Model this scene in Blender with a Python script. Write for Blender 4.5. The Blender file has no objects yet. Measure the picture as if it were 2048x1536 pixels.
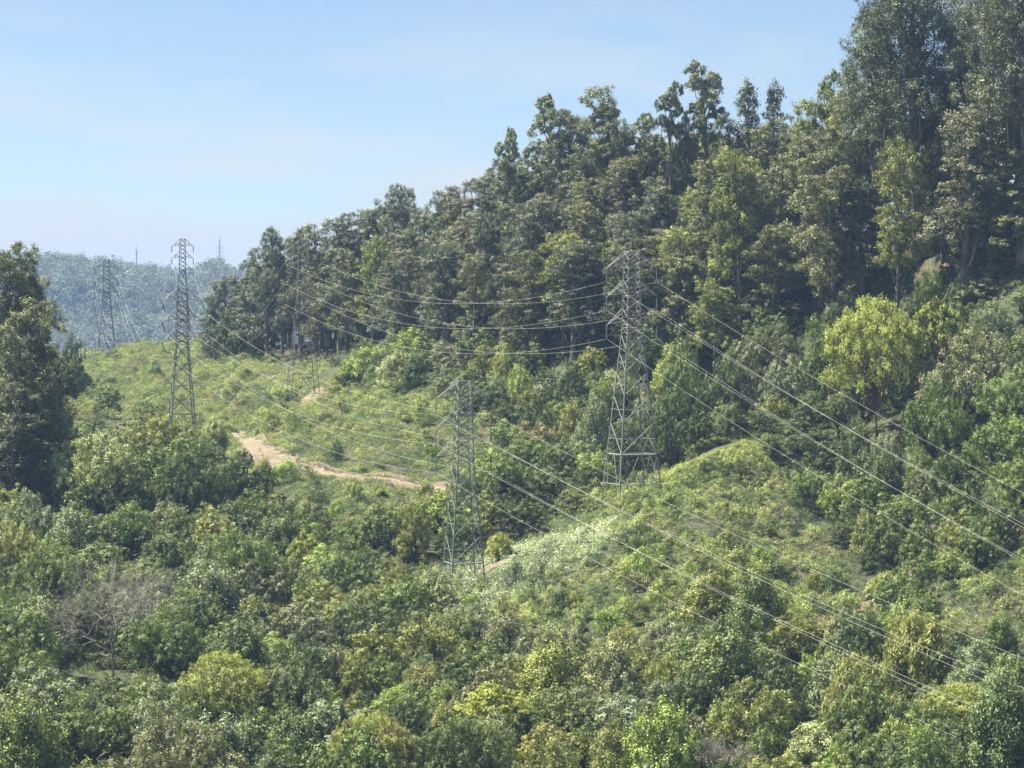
import bpy, math, random
import numpy as np
random.seed(7)
R = np.random.default_rng(11)
C = bpy.context.scene.collection
SC = bpy.context.scene
rad = math.radians

# ------------------------------------------------------------------ camera, sky, sun, exposure
F = 5807.0            # focal length in pixels of the 2048-wide photograph
HZ = 650.0            # picture row of the horizon
cam = bpy.data.cameras.new('camera')
cam.sensor_width = 36.0
cam.lens = 36.0 * F / 2048.0
cam.shift_y = -(768.0 - HZ) / 2048.0
cam.clip_start = 1.0
cam.clip_end = 40000.0
cam_o = bpy.data.objects.new('camera', cam)
cam_o.rotation_euler = (rad(90), 0, 0)
C.objects.link(cam_o)
SC.camera = cam_o

SUN_EL, SUN_AZ = 60.0, -68.0       # azimuth from +Y towards +X
world = bpy.data.worlds.new('World')
SC.world = world
world.use_nodes = True
wn, wl = world.node_tree.nodes, world.node_tree.links
wn.clear()
w_out = wn.new('ShaderNodeOutputWorld')
w_bg = wn.new('ShaderNodeBackground')
w_sky = wn.new('ShaderNodeTexSky')
w_sky.sky_type = 'NISHITA'
w_sky.sun_disc = False
w_sky.sun_elevation = rad(SUN_EL)
w_sky.sun_rotation = rad(SUN_AZ)
w_sky.air_density = 0.7
w_sky.dust_density = 0.35
w_sky.ozone_density = 2.0
w_tc = wn.new('ShaderNodeTexCoord')
w_map = wn.new('ShaderNodeMapping')
w_map.inputs['Scale'].default_value = (9.0, 9.0, 42.0)
w_map.inputs['Location'].default_value = (0.35, 0.0, 0.4)
w_noise = wn.new('ShaderNodeTexNoise')
w_noise.inputs['Scale'].default_value = 1.0
w_noise.inputs['Detail'].default_value = 6.0
w_noise.inputs['Roughness'].default_value = 0.5
w_ramp = wn.new('ShaderNodeMapRange')
w_ramp.inputs['From Min'].default_value = 0.44
w_ramp.inputs['From Max'].default_value = 0.6
w_sep = wn.new('ShaderNodeSeparateXYZ')
w_low = wn.new('ShaderNodeMapRange')       # thin cloud lies low over the hills
w_low.inputs['From Min'].default_value = 0.12
w_low.inputs['From Max'].default_value = 0.03
w_mul = wn.new('ShaderNodeMath'); w_mul.operation = 'MULTIPLY'
w_mul2 = wn.new('ShaderNodeMath'); w_mul2.operation = 'MULTIPLY'; w_mul2.inputs[1].default_value = 1.0
w_mix = wn.new('ShaderNodeMix'); w_mix.data_type = 'RGBA'
w_mix.inputs['B'].default_value = (5.4, 5.6, 6.0, 1)
wl.new(w_tc.outputs['Generated'], w_map.inputs['Vector'])
wl.new(w_map.outputs['Vector'], w_noise.inputs['Vector'])
wl.new(w_noise.outputs['Fac'], w_ramp.inputs['Value'])
wl.new(w_tc.outputs['Generated'], w_sep.inputs['Vector'])
wl.new(w_sep.outputs['Z'], w_low.inputs['Value'])
wl.new(w_ramp.outputs['Result'], w_mul.inputs[0])
wl.new(w_low.outputs['Result'], w_mul.inputs[1])
wl.new(w_mul.outputs[0], w_mul2.inputs[0])
wl.new(w_mul2.outputs[0], w_mix.inputs['Factor'])
wl.new(w_sky.outputs['Color'], w_mix.inputs['A'])
wl.new(w_mix.outputs['Result'], w_bg.inputs['Color'])
wl.new(w_bg.outputs['Background'], w_out.inputs['Surface'])
w_bg.inputs['Strength'].default_value = 0.05

sun = bpy.data.lights.new('sun', 'SUN')
sun.energy = 5.0
sun.angle = rad(0.53)
sun.color = (1.0, 0.93, 0.79)
sun_o = bpy.data.objects.new('sun', sun)
C.objects.link(sun_o)
from mathutils import Vector, Matrix
sd = Vector((math.sin(rad(SUN_AZ)) * math.cos(rad(SUN_EL)), math.cos(rad(SUN_AZ)) * math.cos(rad(SUN_EL)), math.sin(rad(SUN_EL))))
sun_o.rotation_euler = sd.to_track_quat('Z', 'Y').to_euler()
sun_o.location = (0, 0, 400)

SC.view_settings.view_transform = 'Standard'
SC.view_settings.look = 'None'
SC.view_settings.exposure = 1.52
SC.view_settings.gamma = 1.0
SC.cycles.max_bounces = 4
SC.cycles.diffuse_bounces = 1
SC.cycles.glossy_bounces = 2
SC.cycles.transmission_bounces = 2
SC.cycles.volume_bounces = 0
SC.cycles.use_denoising = True
SC.cycles.denoiser = 'OPENIMAGEDENOISE'
SC.cycles.denoising_input_passes = 'RGB_ALBEDO_NORMAL'
SC.cycles.denoising_prefilter = 'ACCURATE'

# ------------------------------------------------------------------ materials
def new_mat(name):
    m = bpy.data.materials.new(name); m.use_nodes = True
    return m, m.node_tree.nodes, m.node_tree.links, m.node_tree.nodes['Principled BSDF']

def leaf_mat(name, fresh=(0.2, 0.2, 0.04), trans=0.22, rough=0.6, spec=0.3, var=(0.6, 1.45), use_col=True):
    """foliage: the thing's own colour, varied leaf by leaf and spray by spray; 'fresh' marks new growth"""
    m, n, l, p = new_mat(name)
    if use_col:
        oi = n.new('ShaderNodeObjectInfo'); base = oi.outputs['Color']
    else:
        a = n.new('ShaderNodeAttribute'); a.attribute_name = 'tint'; base = a.outputs['Color']
    g = n.new('ShaderNodeNewGeometry')
    va = n.new('ShaderNodeAttribute'); va.attribute_name = 'var'
    fr = n.new('ShaderNodeAttribute'); fr.attribute_name = 'fresh'
    mr = n.new('ShaderNodeMapRange'); mr.inputs['To Min'].default_value = var[0]; mr.inputs['To Max'].default_value = var[1]
    l.new(g.outputs['Random Per Island'], mr.inputs['Value'])
    mr2 = n.new('ShaderNodeMapRange'); mr2.inputs['To Min'].default_value = 0.5; mr2.inputs['To Max'].default_value = 1.5
    l.new(va.outputs['Fac'], mr2.inputs['Value'])
    mul = n.new('ShaderNodeMath'); mul.operation = 'MULTIPLY'
    l.new(mr.outputs['Result'], mul.inputs[0]); l.new(mr2.outputs['Result'], mul.inputs[1])
    fm = n.new('ShaderNodeMix'); fm.data_type = 'RGBA'; fm.inputs['B'].default_value = (*fresh, 1)
    l.new(fr.outputs['Fac'], fm.inputs['Factor']); l.new(base, fm.inputs['A'])
    sc = n.new('ShaderNodeVectorMath'); sc.operation = 'SCALE'
    l.new(fm.outputs['Result'], sc.inputs[0]); l.new(mul.outputs[0], sc.inputs['Scale'])
    l.new(sc.outputs['Vector'], p.inputs['Base Color'])
    p.inputs['Roughness'].default_value = rough
    p.inputs['Specular IOR Level'].default_value = spec
    tr = n.new('ShaderNodeBsdfTranslucent')
    ts = n.new('ShaderNodeVectorMath'); ts.operation = 'MULTIPLY'; ts.inputs[1].default_value = (1.15, 1.25, 0.6)
    l.new(sc.outputs['Vector'], ts.inputs[0]); l.new(ts.outputs['Vector'], tr.inputs['Color'])
    mx = n.new('ShaderNodeMixShader'); mx.inputs[0].default_value = trans
    l.new(p.outputs[0], mx.inputs[1]); l.new(tr.outputs[0], mx.inputs[2])
    l.new(mx.outputs[0], n['Material Output'].inputs['Surface'])
    return m

def bark_mat(name, c1, c2, scale=0.8):
    m, n, l, p = new_mat(name)
    tc = n.new('ShaderNodeTexCoord'); mp = n.new('ShaderNodeMapping'); mp.inputs['Scale'].default_value = (1.5, 1.5, 0.25)
    no = n.new('ShaderNodeTexNoise'); no.inputs['Scale'].default_value = scale; no.inputs['Detail'].default_value = 5
    cr = n.new('ShaderNodeMix'); cr.data_type = 'RGBA'; cr.inputs['A'].default_value = (*c1, 1); cr.inputs['B'].default_value = (*c2, 1)
    mr = n.new('ShaderNodeMapRange'); mr.inputs['From Min'].default_value = 0.38; mr.inputs['From Max'].default_value = 0.62
    l.new(tc.outputs['Object'], mp.inputs['Vector']); l.new(mp.outputs['Vector'], no.inputs['Vector'])
    l.new(no.outputs['Fac'], mr.inputs['Value']); l.new(mr.outputs['Result'], cr.inputs['Factor'])
    l.new(cr.outputs['Result'], p.inputs['Base Color'])
    p.inputs['Roughness'].default_value = 0.85
    return m

def plain_mat(name, col, rough=0.6, metal=0.0, wear=0.25, scale=2.0):
    m, n, l, p = new_mat(name)
    tc = n.new('ShaderNodeTexCoord')
    no = n.new('ShaderNodeTexNoise'); no.inputs['Scale'].default_value = scale; no.inputs['Detail'].default_value = 4
    mr = n.new('ShaderNodeMapRange'); mr.inputs['To Min'].default_value = 1 - wear; mr.inputs['To Max'].default_value = 1 + wear
    sc = n.new('ShaderNodeVectorMath'); sc.operation = 'SCALE'; sc.inputs[0].default_value = col
    l.new(tc.outputs['Object'], no.inputs['Vector']); l.new(no.outputs['Fac'], mr.inputs['Value'])
    l.new(mr.outputs['Result'], sc.inputs['Scale']); l.new(sc.outputs['Vector'], p.inputs['Base Color'])
    p.inputs['Roughness'].default_value = rough; p.inputs['Metallic'].default_value = metal
    return m

M_EUC = leaf_mat('eucalyptus_leaves', fresh=(0.35, 0.35, 0.12), trans=0.16, rough=0.55, spec=0.35, var=(0.45, 1.6))
M_OAK = leaf_mat('oak_leaves', fresh=(0.25, 0.3, 0.09), trans=0.16, rough=0.55, spec=0.35, var=(0.5, 1.55))
M_MAD = leaf_mat('flushed_leaves', fresh=(0.46, 0.5, 0.18), trans=0.35, rough=0.5, spec=0.4, var=(0.6, 1.4))
M_SHR = leaf_mat('shrub_leaves', fresh=(0.34, 0.4, 0.16), trans=0.22, rough=0.55, spec=0.35, var=(0.5, 1.5))
M_COV = leaf_mat('undergrowth_leaves', fresh=(0.75, 0.78, 0.6), trans=0.22, rough=0.6, spec=0.3, var=(0.5, 1.5), use_col=False)
M_FAR = leaf_mat('far_leaves', trans=0.2, rough=0.9, spec=0.1, var=(0.8, 1.2), use_col=False)
M_BARK_E = bark_mat('eucalyptus_bark', (0.10, 0.085, 0.07), (0.27, 0.23, 0.19))
M_BARK_O = bark_mat('dark_bark', (0.045, 0.035, 0.028), (0.12, 0.1, 0.085))
M_BARK_R = bark_mat('red_bark', (0.09, 0.05, 0.03), (0.26, 0.15, 0.09))
M_DEAD = bark_mat('bleached_wood', (0.20, 0.17, 0.145), (0.40, 0.36, 0.32))
M_STEEL = plain_mat('weathered_steel', (0.24, 0.24, 0.22), 0.75, 0.0)
M_STEELD = plain_mat('dark_weathered_steel', (0.14, 0.15, 0.15), 0.6, 0.2)
M_STEELP = plain_mat('dull_brown_steel', (0.17, 0.155, 0.13), 0.8, 0.0)
M_STEELG = plain_mat('green_grey_steel', (0.2, 0.235, 0.205), 0.75, 0.0)
M_WIRE = plain_mat('aluminium_wire', (0.5, 0.5, 0.44), 0.7, 0.0, 0.1)
M_INS = plain_mat('insulator_glass', (0.20, 0.27, 0.27), 0.15, 0.0, 0.1)
M_INSD = plain_mat('brown_porcelain', (0.035, 0.03, 0.03), 0.2, 0.0, 0.1)

def ground_mat():
    m, n, l, p = new_mat('hillside_soil')
    tc = n.new('ShaderNodeTexCoord')
    n1 = n.new('ShaderNodeTexNoise'); n1.inputs['Scale'].default_value = 0.06; n1.inputs['Detail'].default_value = 8
    n2 = n.new('ShaderNodeTexNoise'); n2.inputs['Scale'].default_value = 1.2; n2.inputs['Detail'].default_value = 6
    l.new(tc.outputs['Object'], n1.inputs['Vector']); l.new(tc.outputs['Object'], n2.inputs['Vector'])
    r = n.new('ShaderNodeValToRGB')
    e = r.color_ramp.elements
    e[0].position = 0.35; e[0].color = (0.045, 0.06, 0.022, 1)
    e[1].position = 0.68; e[1].color = (0.09, 0.08, 0.045, 1)
    x = e.new(0.52); x.color = (0.06, 0.075, 0.03, 1)
    l.new(n1.outputs['Fac'], r.inputs['Fac'])
    mr = n.new('ShaderNodeMapRange'); mr.inputs['To Min'].default_value = 0.6; mr.inputs['To Max'].default_value = 1.4
    l.new(n2.outputs['Fac'], mr.inputs['Value'])
    s = n.new('ShaderNodeVectorMath'); s.operation = 'SCALE'
    l.new(r.outputs['Color'], s.inputs[0]); l.new(mr.outputs['Result'], s.inputs['Scale'])
    l.new(s.outputs['Vector'], p.inputs['Base Color']); p.inputs['Roughness'].default_value = 0.95
    b = n.new('ShaderNodeBump'); b.inputs['Strength'].default_value = 0.6; b.inputs['Distance'].default_value = 0.4
    l.new(n2.outputs['Fac'], b.inputs['Height']); l.new(b.outputs['Normal'], p.inputs['Normal'])
    return m

def dirt_mat(name, c1, c2):
    m, n, l, p = new_mat(name)
    tc = n.new('ShaderNodeTexCoord')
    n1 = n.new('ShaderNodeTexNoise'); n1.inputs['Scale'].default_value = 0.5; n1.inputs['Detail'].default_value = 10; n1.inputs['Roughness'].default_value = 0.7
    l.new(tc.outputs['Object'], n1.inputs['Vector'])
    mr = n.new('ShaderNodeMapRange'); mr.inputs['From Min'].default_value = 0.35; mr.inputs['From Max'].default_value = 0.65
    cr = n.new('ShaderNodeMix'); cr.data_type = 'RGBA'; cr.inputs['A'].default_value = (*c1, 1); cr.inputs['B'].default_value = (*c2, 1)
    l.new(n1.outputs['Fac'], mr.inputs['Value']); l.new(mr.outputs['Result'], cr.inputs['Factor'])
    l.new(cr.outputs['Result'], p.inputs['Base Color']); p.inputs['Roughness'].default_value = 0.95
    b = n.new('ShaderNodeBump'); b.inputs['Strength'].default_value = 0.8; b.inputs['Distance'].default_value = 0.3
    l.new(n1.outputs['Fac'], b.inputs['Height']); l.new(b.outputs['Normal'], p.inputs['Normal'])
    return m
M_SOIL = ground_mat()
M_DIRT = dirt_mat('pale_dirt', (0.13, 0.1, 0.065), (0.30, 0.245, 0.165))
M_BANK = dirt_mat('cut_bank_earth', (0.12, 0.088, 0.06), (0.24, 0.18, 0.125))

# ------------------------------------------------------------------ mesh helpers
def mesh_np(name, V, faces_idx, nper, mats, fattr=None, matidx=None, cattr=None, smooth=False):
    """V (n,3); faces_idx flat vertex indices; nper vertices per face (3 or 4)"""
    me = bpy.data.meshes.new(name)
    nf = len(faces_idx) // nper
    me.vertices.add(len(V)); me.vertices.foreach_set('co', np.ascontiguousarray(V, dtype=np.float32).ravel())
    me.loops.add(len(faces_idx)); me.loops.foreach_set('vertex_index', np.ascontiguousarray(faces_idx, dtype=np.int32))
    me.polygons.add(nf)
    me.polygons.foreach_set('loop_start', np.arange(0, nf * nper, nper, dtype=np.int32))
    if matidx is not None: me.polygons.foreach_set('material_index', matidx.astype(np.int32))
    if smooth: me.polygons.foreach_set('use_smooth', np.ones(nf, dtype=bool))
    for k, v in (fattr or {}).items():
        a = me.attributes.new(k, 'FLOAT', 'FACE'); a.data.foreach_set('value', v.astype(np.float32))
    for k, v in (cattr or {}).items():
        a = me.attributes.new(k, 'FLOAT_COLOR', 'FACE')
        a.data.foreach_set('color', np.concatenate([v, np.ones((len(v), 1))], 1).astype(np.float32).ravel())
    for m in mats: me.materials.append(m)
    me.update(calc_edges=True)
    return me

def leaves(P, size, aspect=0.55, normal=None, nbias=0.6, up=None, ubias=0.0, rng=R):
    """diamond leaf sprays at P; returns vertices (4n,3)"""
    n = len(P)
    s = (size * rng.uniform(0.6, 1.35, n))[:, None]
    nn = rng.normal(size=(n, 3)); nn /= np.linalg.norm(nn, axis=1)[:, None] + 1e-9
    if normal is not None: nn = nn * (1 - nbias) + normal * nbias
    nn /= np.linalg.norm(nn, axis=1)[:, None] + 1e-9
    t = rng.normal(size=(n, 3))
    if up is not None: t = t * (1 - ubias) + np.asarray(up) * ubias * 1.6
    t -= nn * (t * nn).sum(1)[:, None]; t /= np.linalg.norm(t, axis=1)[:, None] + 1e-9
    b = np.cross(nn, t)
    V = np.empty((n, 4, 3))
    V[:, 0] = P - t * s * 0.5
    V[:, 1] = P + b * s * aspect * 0.5 + nn * s * 0.08
    V[:, 2] = P + t * s * 0.5
    V[:, 3] = P - b * s * aspect * 0.5 + nn * s * 0.08
    return V.reshape(-1, 3)

def clump_points(cen, rd, per, sub=7, spread=0.3, rng=R, low=-0.55):
    """points gathered in sprays on the shells of ellipsoidal clumps; returns P, N, clump id"""
    Ps, Ns, I = [], [], []
    for i, (c, r) in enumerate(zip(cen, rd)):
        d = rng.normal(size=(sub * 3, 3)); d /= np.linalg.norm(d, axis=1)[:, None]
        d = d[d[:, 2] > low][:sub]
        if len(d) == 0: continue
        m = max(4, int(per / len(d)))
        for k in range(len(d)):
            rr = rng.uniform(0.62, 1.02)
            q = d[k] * rr + rng.normal(size=(m, 3)) * spread * rng.uniform(0.6, 1.2) * 0.8
            Ps.append(c + q * r)
            nv = q + np.array([0, 0, 0.25]); nv /= np.linalg.norm(nv, axis=1)[:, None] + 1e-9
            Ns.append(nv); I.append(np.full(m, i * 100 + k))
    return np.concatenate(Ps), np.concatenate(Ns), np.concatenate(I)

def foliage_mesh(name, P, N, I, size, mat, aspect=0.55, nbias=0.45, up=None, ubias=0.0, fresh=0.0, fresh_top=False, rng=R):
    V = leaves(P, size, aspect, N, nbias, up, ubias, rng)
    n = len(P)
    ids, inv = np.unique(I, return_inverse=True)
    var = rng.uniform(0, 1, len(ids))[inv]
    if fresh_top:      # whole terminal sprays of new growth
        zc = np.zeros(len(ids)); cnt = np.bincount(inv); zc = np.bincount(inv, N[:, 2]) / cnt
        fr = ((zc > 0.35) & (rng.uniform(size=len(ids)) < fresh)).astype(float)[inv] * rng.uniform(0.5, 1, n)
    else:
        fr = (rng.uniform(size=len(ids)) < fresh).astype(float)[inv] * rng.uniform(0.3, 1.0, n)
    return mesh_np(name, V, np.arange(4 * n), 4, [mat], {'var': var, 'fresh': fr})

class Tubes:
    def __init__(s): s.V, s.Fc, s.n = [], [], 0
    def tube(s, pts, radii, k=5):
        pts = [np.asarray(p, float) for p in pts]
        base = s.n; prev = None
        for i, p in enumerate(pts):
            d = pts[min(i + 1, len(pts) - 1)] - pts[max(i - 1, 0)]
            d /= np.linalg.norm(d) + 1e-9
            a = np.array([1.0, 0, 0]) if abs(d[0]) < 0.8 else np.array([0, 1.0, 0])
            u = np.cross(d, a); u /= np.linalg.norm(u); v = np.cross(d, u)
            for j in range(k):
                t = 2 * math.pi * j / k
                s.V.append(p + (u * math.cos(t) + v * math.sin(t)) * radii[i])
        for i in range(len(pts) - 1):
            for j in range(k):
                a0 = base + i * k + j; a1 = base + i * k + (j + 1) % k
                s.Fc += [a0, a1, a1 + k, a0 + k]
        s.n += len(pts) * k
    def bar(s, a, b, w, h=None):
        s.tube([a, b], [w * 0.7071] * 2, 4)
    def angle(s, a, b, w, inward):
        """steel angle section (L) from a to b"""
        a, b = np.asarray(a, float), np.asarray(b, float)
        d = b - a; d /= np.linalg.norm(d) + 1e-9
        u = np.asarray(inward, float); u = u - d * (u @ d); u /= np.linalg.norm(u) + 1e-9
        v = np.cross(d, u)
        e1 = (u + v) / 1.4142; e2 = (u - v) / 1.4142; t = 0.12 * w
        prof = [np.zeros(3), e1 * w, e1 * w + e2 * t, e1 * t + e2 * t, e1 * t + e2 * w, e2 * w]
        base = s.n
        for p in (a, b):
            for q in prof: s.V.append(p + q)
        for j in range(6):
            s.Fc += [base + j, base + (j + 1) % 6, base + 6 + (j + 1) % 6, base + 6 + j]
        s.n += 12
    def mesh(s, name, mat, smooth=True):
        return mesh_np(name, np.array(s.V), np.array(s.Fc), 4, [mat], smooth=smooth)

def link(name, me, parent=None):
    o = bpy.data.objects.new(name, me); C.objects.link(o)
    if parent is not None: o.parent = parent
    return o
def tag(o, label=None, cat=None, group=None, kind=None):
    if label: o['label'] = label
    if cat: o['category'] = cat
    if group: o['group'] = group
    if kind: o['kind'] = kind
    return o

# ------------------------------------------------------------------ terrain
def W(px, py, D): return ((px - 1024) / F * D, D, (HZ - py) / F * D)
CP = [  # picture column, picture row, distance: points of the ground surface
 # bottom of the picture
 (-300,1640,410),(0,1660,410),(300,1680,405),(600,1690,400),(900,1700,400),(1200,1690,405),(1560,1740,390),(1800,1600,410),(2100,1540,420),(2500,1450,420),
 # left wood
 (-400,1150,560),(0,1180,540),(250,1260,520),(0,1000,620),(250,1030,640),(420,1010,640),(-300,860,700),(0,830,740),
 (450,1250,520),(650,1200,560),(800,1260,520),
 # tower spur, near
 (924,1180,546),(1010,1135,552),(1110,1075,560),(1000,1260,520),(1150,1250,515),(1300,1180,530),(1300,1330,490),(1100,1420,470),(800,1480,450),(400,1480,450),(100,1450,455),
 (1330,1500,440),(1500,1430,455),(1500,1250,500),(1560,1580,415),
 # gully behind near spur
 (1010,1130,580),(1130,1085,590),(900,1090,590),
 # tower spur, far
 (1215,1015,597),(1261,1000,600),(1310,972,603),(1400,927,600),(1500,888,602),(1560,868,610),(1400,1060,560),(1560,1080,560),(1600,930,600),
 (1420,955,650),(1300,985,640),
 # right side slope
 (1640,1015,597),(1700,1150,551),(1745,1285,510),(1640,1480,462),(1850,1010,556),(1940,1190,503),(1850,1330,478),(2048,1250,480),(2048,1050,530),(1700,960,600),(1850,860,610),(2048,820,600),(2300,900,540),
 (1700,780,650),(1900,680,640),(2048,620,620),(2400,600,600),
 # dirt track and the slope over it
 (500,885,690),(530,930,665),(620,950,655),(750,965,645),(880,980,635),(600,1040,620),(780,1060,610),(400,900,700),
 (605,812,800),(700,820,760),(850,840,700),(950,870,680),(800,900,680),(1000,900,670),(1080,970,640),
 (363,868,748),(200,880,740),(530,760,860),(450,780,850),(350,770,900),(250,780,900),(150,800,880),
 # crest of the green spur
 (170,735,1060),(280,702,1060),(400,704,1010),(480,712,960),(560,720,930),(60,760,1060),(-100,770,1060),
 (213,716,1280),(365,702,1340),(100,770,1350),(520,705,1250),
 # edge of the eucalyptus wood
 (600,715,890),(700,720,840),(850,745,770),(1050,775,720),(1200,765,700),(1350,800,680),(1500,780,670),
 # crest under the eucalyptus
 (600,690,960),(800,650,880),(1000,580,820),(1200,490,780),(1500,485,740),(1700,500,700),(1900,512,660),(2048,480,650),(2350,430,640),
 (1200,560,740),(1500,620,700),(1000,660,770),(1700,620,670),(800,690,820),
 # behind the crest
 (700,760,1100),(1000,650,950),(1300,600,900),(1600,580,860),(1900,590,780),(2200,560,780),(2600,560,800),
]
_pts = np.array([W(*c) for c in CP])
_ext = np.array([[-150,300,-88],[0,300,-92],[150,300,-88],[-150,200,-95],[0,200,-100],[150,200,-95],[0,100,-70],[-120,100,-70],[120,100,-70],
  [0,40,-30],[0,0,-9],[-80,0,-9],[80,0,-9],[0,-60,0],[-80,-60,0],[80,-60,0],[-300,150,-80],[300,150,-80],[-350,450,-60],[350,450,-30],[400,700,10],[-350,800,-20],[-400,1100,-30],[400,1000,-10],[0,1300,-20],[300,1300,-40]])
_all = np.concatenate([_pts, _ext]); _S = 100.0
def _K(A, B):
    d2 = ((A[:, None, :] - B[None]) ** 2).sum(2)
    return 0.5 * d2 * np.log(d2 + 1e-9)
_A2 = _all[:, :2] / _S
_n = len(_A2)
_L = np.zeros((_n + 3, _n + 3)); _L[:_n, :_n] = _K(_A2, _A2) + np.eye(_n) * 0.01
_L[:_n, _n] = 1; _L[:_n, _n + 1:] = _A2; _L[_n, :_n] = 1; _L[_n + 1:, :_n] = _A2.T
_w = np.linalg.solve(_L, np.concatenate([_all[:, 2], np.zeros(3)]))
def tps(X, Y):
    P = np.stack([np.ravel(X), np.ravel(Y)], 1) / _S
    out = np.empty(len(P))
    for i in range(0, len(P), 20000):
        q = P[i:i + 20000]
        out[i:i + 20000] = _K(q, _A2) @ _w[:_n] + _w[_n] + q @ _w[_n + 1:]
    return out.reshape(np.shape(X))
def sstep(a, b, x):
    t = np.clip((x - a) / (b - a), 0, 1); return t * t * (3 - 2 * t)
_ph = R.uniform(0, 6.28, (12, 2)); _an = R.uniform(0, 6.28, 12)
def wob(X, Y, wl, k0=0, n=5):
    z = 0
    for i in range(n):
        a = _an[(k0 + i) % 12]; w = wl * (0.62 ** i)
        z = z + (0.62 ** i) * np.sin((X * math.cos(a) + Y * math.sin(a)) * 6.283 / w + _ph[(k0 + i) % 12, 0]) * np.sin((Y * math.cos(a) - X * math.sin(a)) * 6.283 / (w * 1.3) + _ph[(k0 + i) % 12, 1])
    return z
FAR_RIDGE = [(-6000, 40), (-2000, 60), (-1000, 66), (-738, 74), (-685, 77), (-625, 68), (-549, 60), (-495, 49), (-446, 69), (-412, 47), (-340, 25), (-220, 5), (0, -30), (500, -70), (1000, -110), (6000, -130)]
def far_h(X, Y):
    rx = [a for a, _ in FAR_RIDGE]; rz = [b for _, b in FAR_RIDGE]
    top = np.interp(X * 4400 / np.maximum(Y, 3000), rx, rz) + wob(X, Y, 400, 3, 4) * 3
    s = np.where(Y < 4410, sstep(2900, 4410, Y), 1 - 0.8 * sstep(4450, 6400, Y))
    return -150 + (top + 150) * s + (wob(X, Y, 560, 1, 3) * 22) * s * (1 - s) * 4
def H(X, Y):
    X = np.asarray(X, float); Y = np.asarray(Y, float)
    t = tps(np.clip(X, -420, 480), np.clip(Y, -80, 1350))
    t = t + wob(X, Y, 38, 0, 5) * 0.5
    m = sstep(1380, 1750, Y) + (1 - sstep(1380, 1750, Y)) * np.maximum(sstep(420, 1300, np.abs(X)), sstep(-80, -600, Y))
    return t * (1 - m) + far_h(X, Y) * m

def axis(a): return np.unique(np.concatenate([np.arange(x0, x1, st) for x0, x1, st in a]))
gx = axis([(-4200, -1200, 300), (-1200, -420, 40), (-420, -170, 12), (-170, 190, 2.5), (190, 480, 12), (480, 1200, 60), (1200, 4201, 300)])
gy = axis([(-2500, -100, 300), (-100, 360, 12), (360, 960, 2.5), (960, 1400, 8), (1400, 2900, 60), (2900, 4600, 25), (4600, 7001, 200)])
GX, GY = np.meshgrid(gx, gy)
GZ = H(GX, GY)
V = np.stack([GX, GY, GZ], 2).reshape(-1, 3)
nx, ny = len(gx), len(gy)
ii = np.arange(nx * ny).reshape(ny, nx)
Fq = np.stack([ii[:-1, :-1], ii[:-1, 1:], ii[1:, 1:], ii[1:, :-1]], 2).reshape(-1)
ground = link('ground', mesh_np('ground', V, Fq, 4, [M_SOIL], smooth=True))
tag(ground, 'hilly ground of brown soil under the trees and scrub', kind='structure')

# fast lookup on a fine grid
fx = np.arange(-260, 300, 1.5); fy = np.arange(340, 1420, 1.5)
FX, FY = np.meshgrid(fx, fy); FZ = H(FX, FY)
def h(x, y):
    """ground height from the fine grid (bilinear)"""
    x = np.asarray(x, float); y = np.asarray(y, float)
    u = np.clip((x - fx[0]) / 1.5, 0, len(fx) - 1.001); v = np.clip((y - fy[0]) / 1.5, 0, len(fy) - 1.001)
    i = u.astype(int); j = v.astype(int); a = u - i; b = v - j
    return (FZ[j, i] * (1 - a) * (1 - b) + FZ[j, i + 1] * a * (1 - b) + FZ[j + 1, i] * (1 - a) * b + FZ[j + 1, i + 1] * a * b)
def hit(px, py, d0=380, d1=1400):
    """where the sight line of a photo point meets the ground"""
    D = np.arange(d0, d1, 1.0)
    X = (px - 1024) / F * D; Z = (HZ - py) / F * D
    g = h(X, D)
    k = np.nonzero(g >= Z)[0]
    if len(k) == 0: return None
    return X[k[0]], D[k[0]], float(g[k[0]])
def proj(x, y, z): return 1024 + x / y * F, HZ - z / y * F

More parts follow.
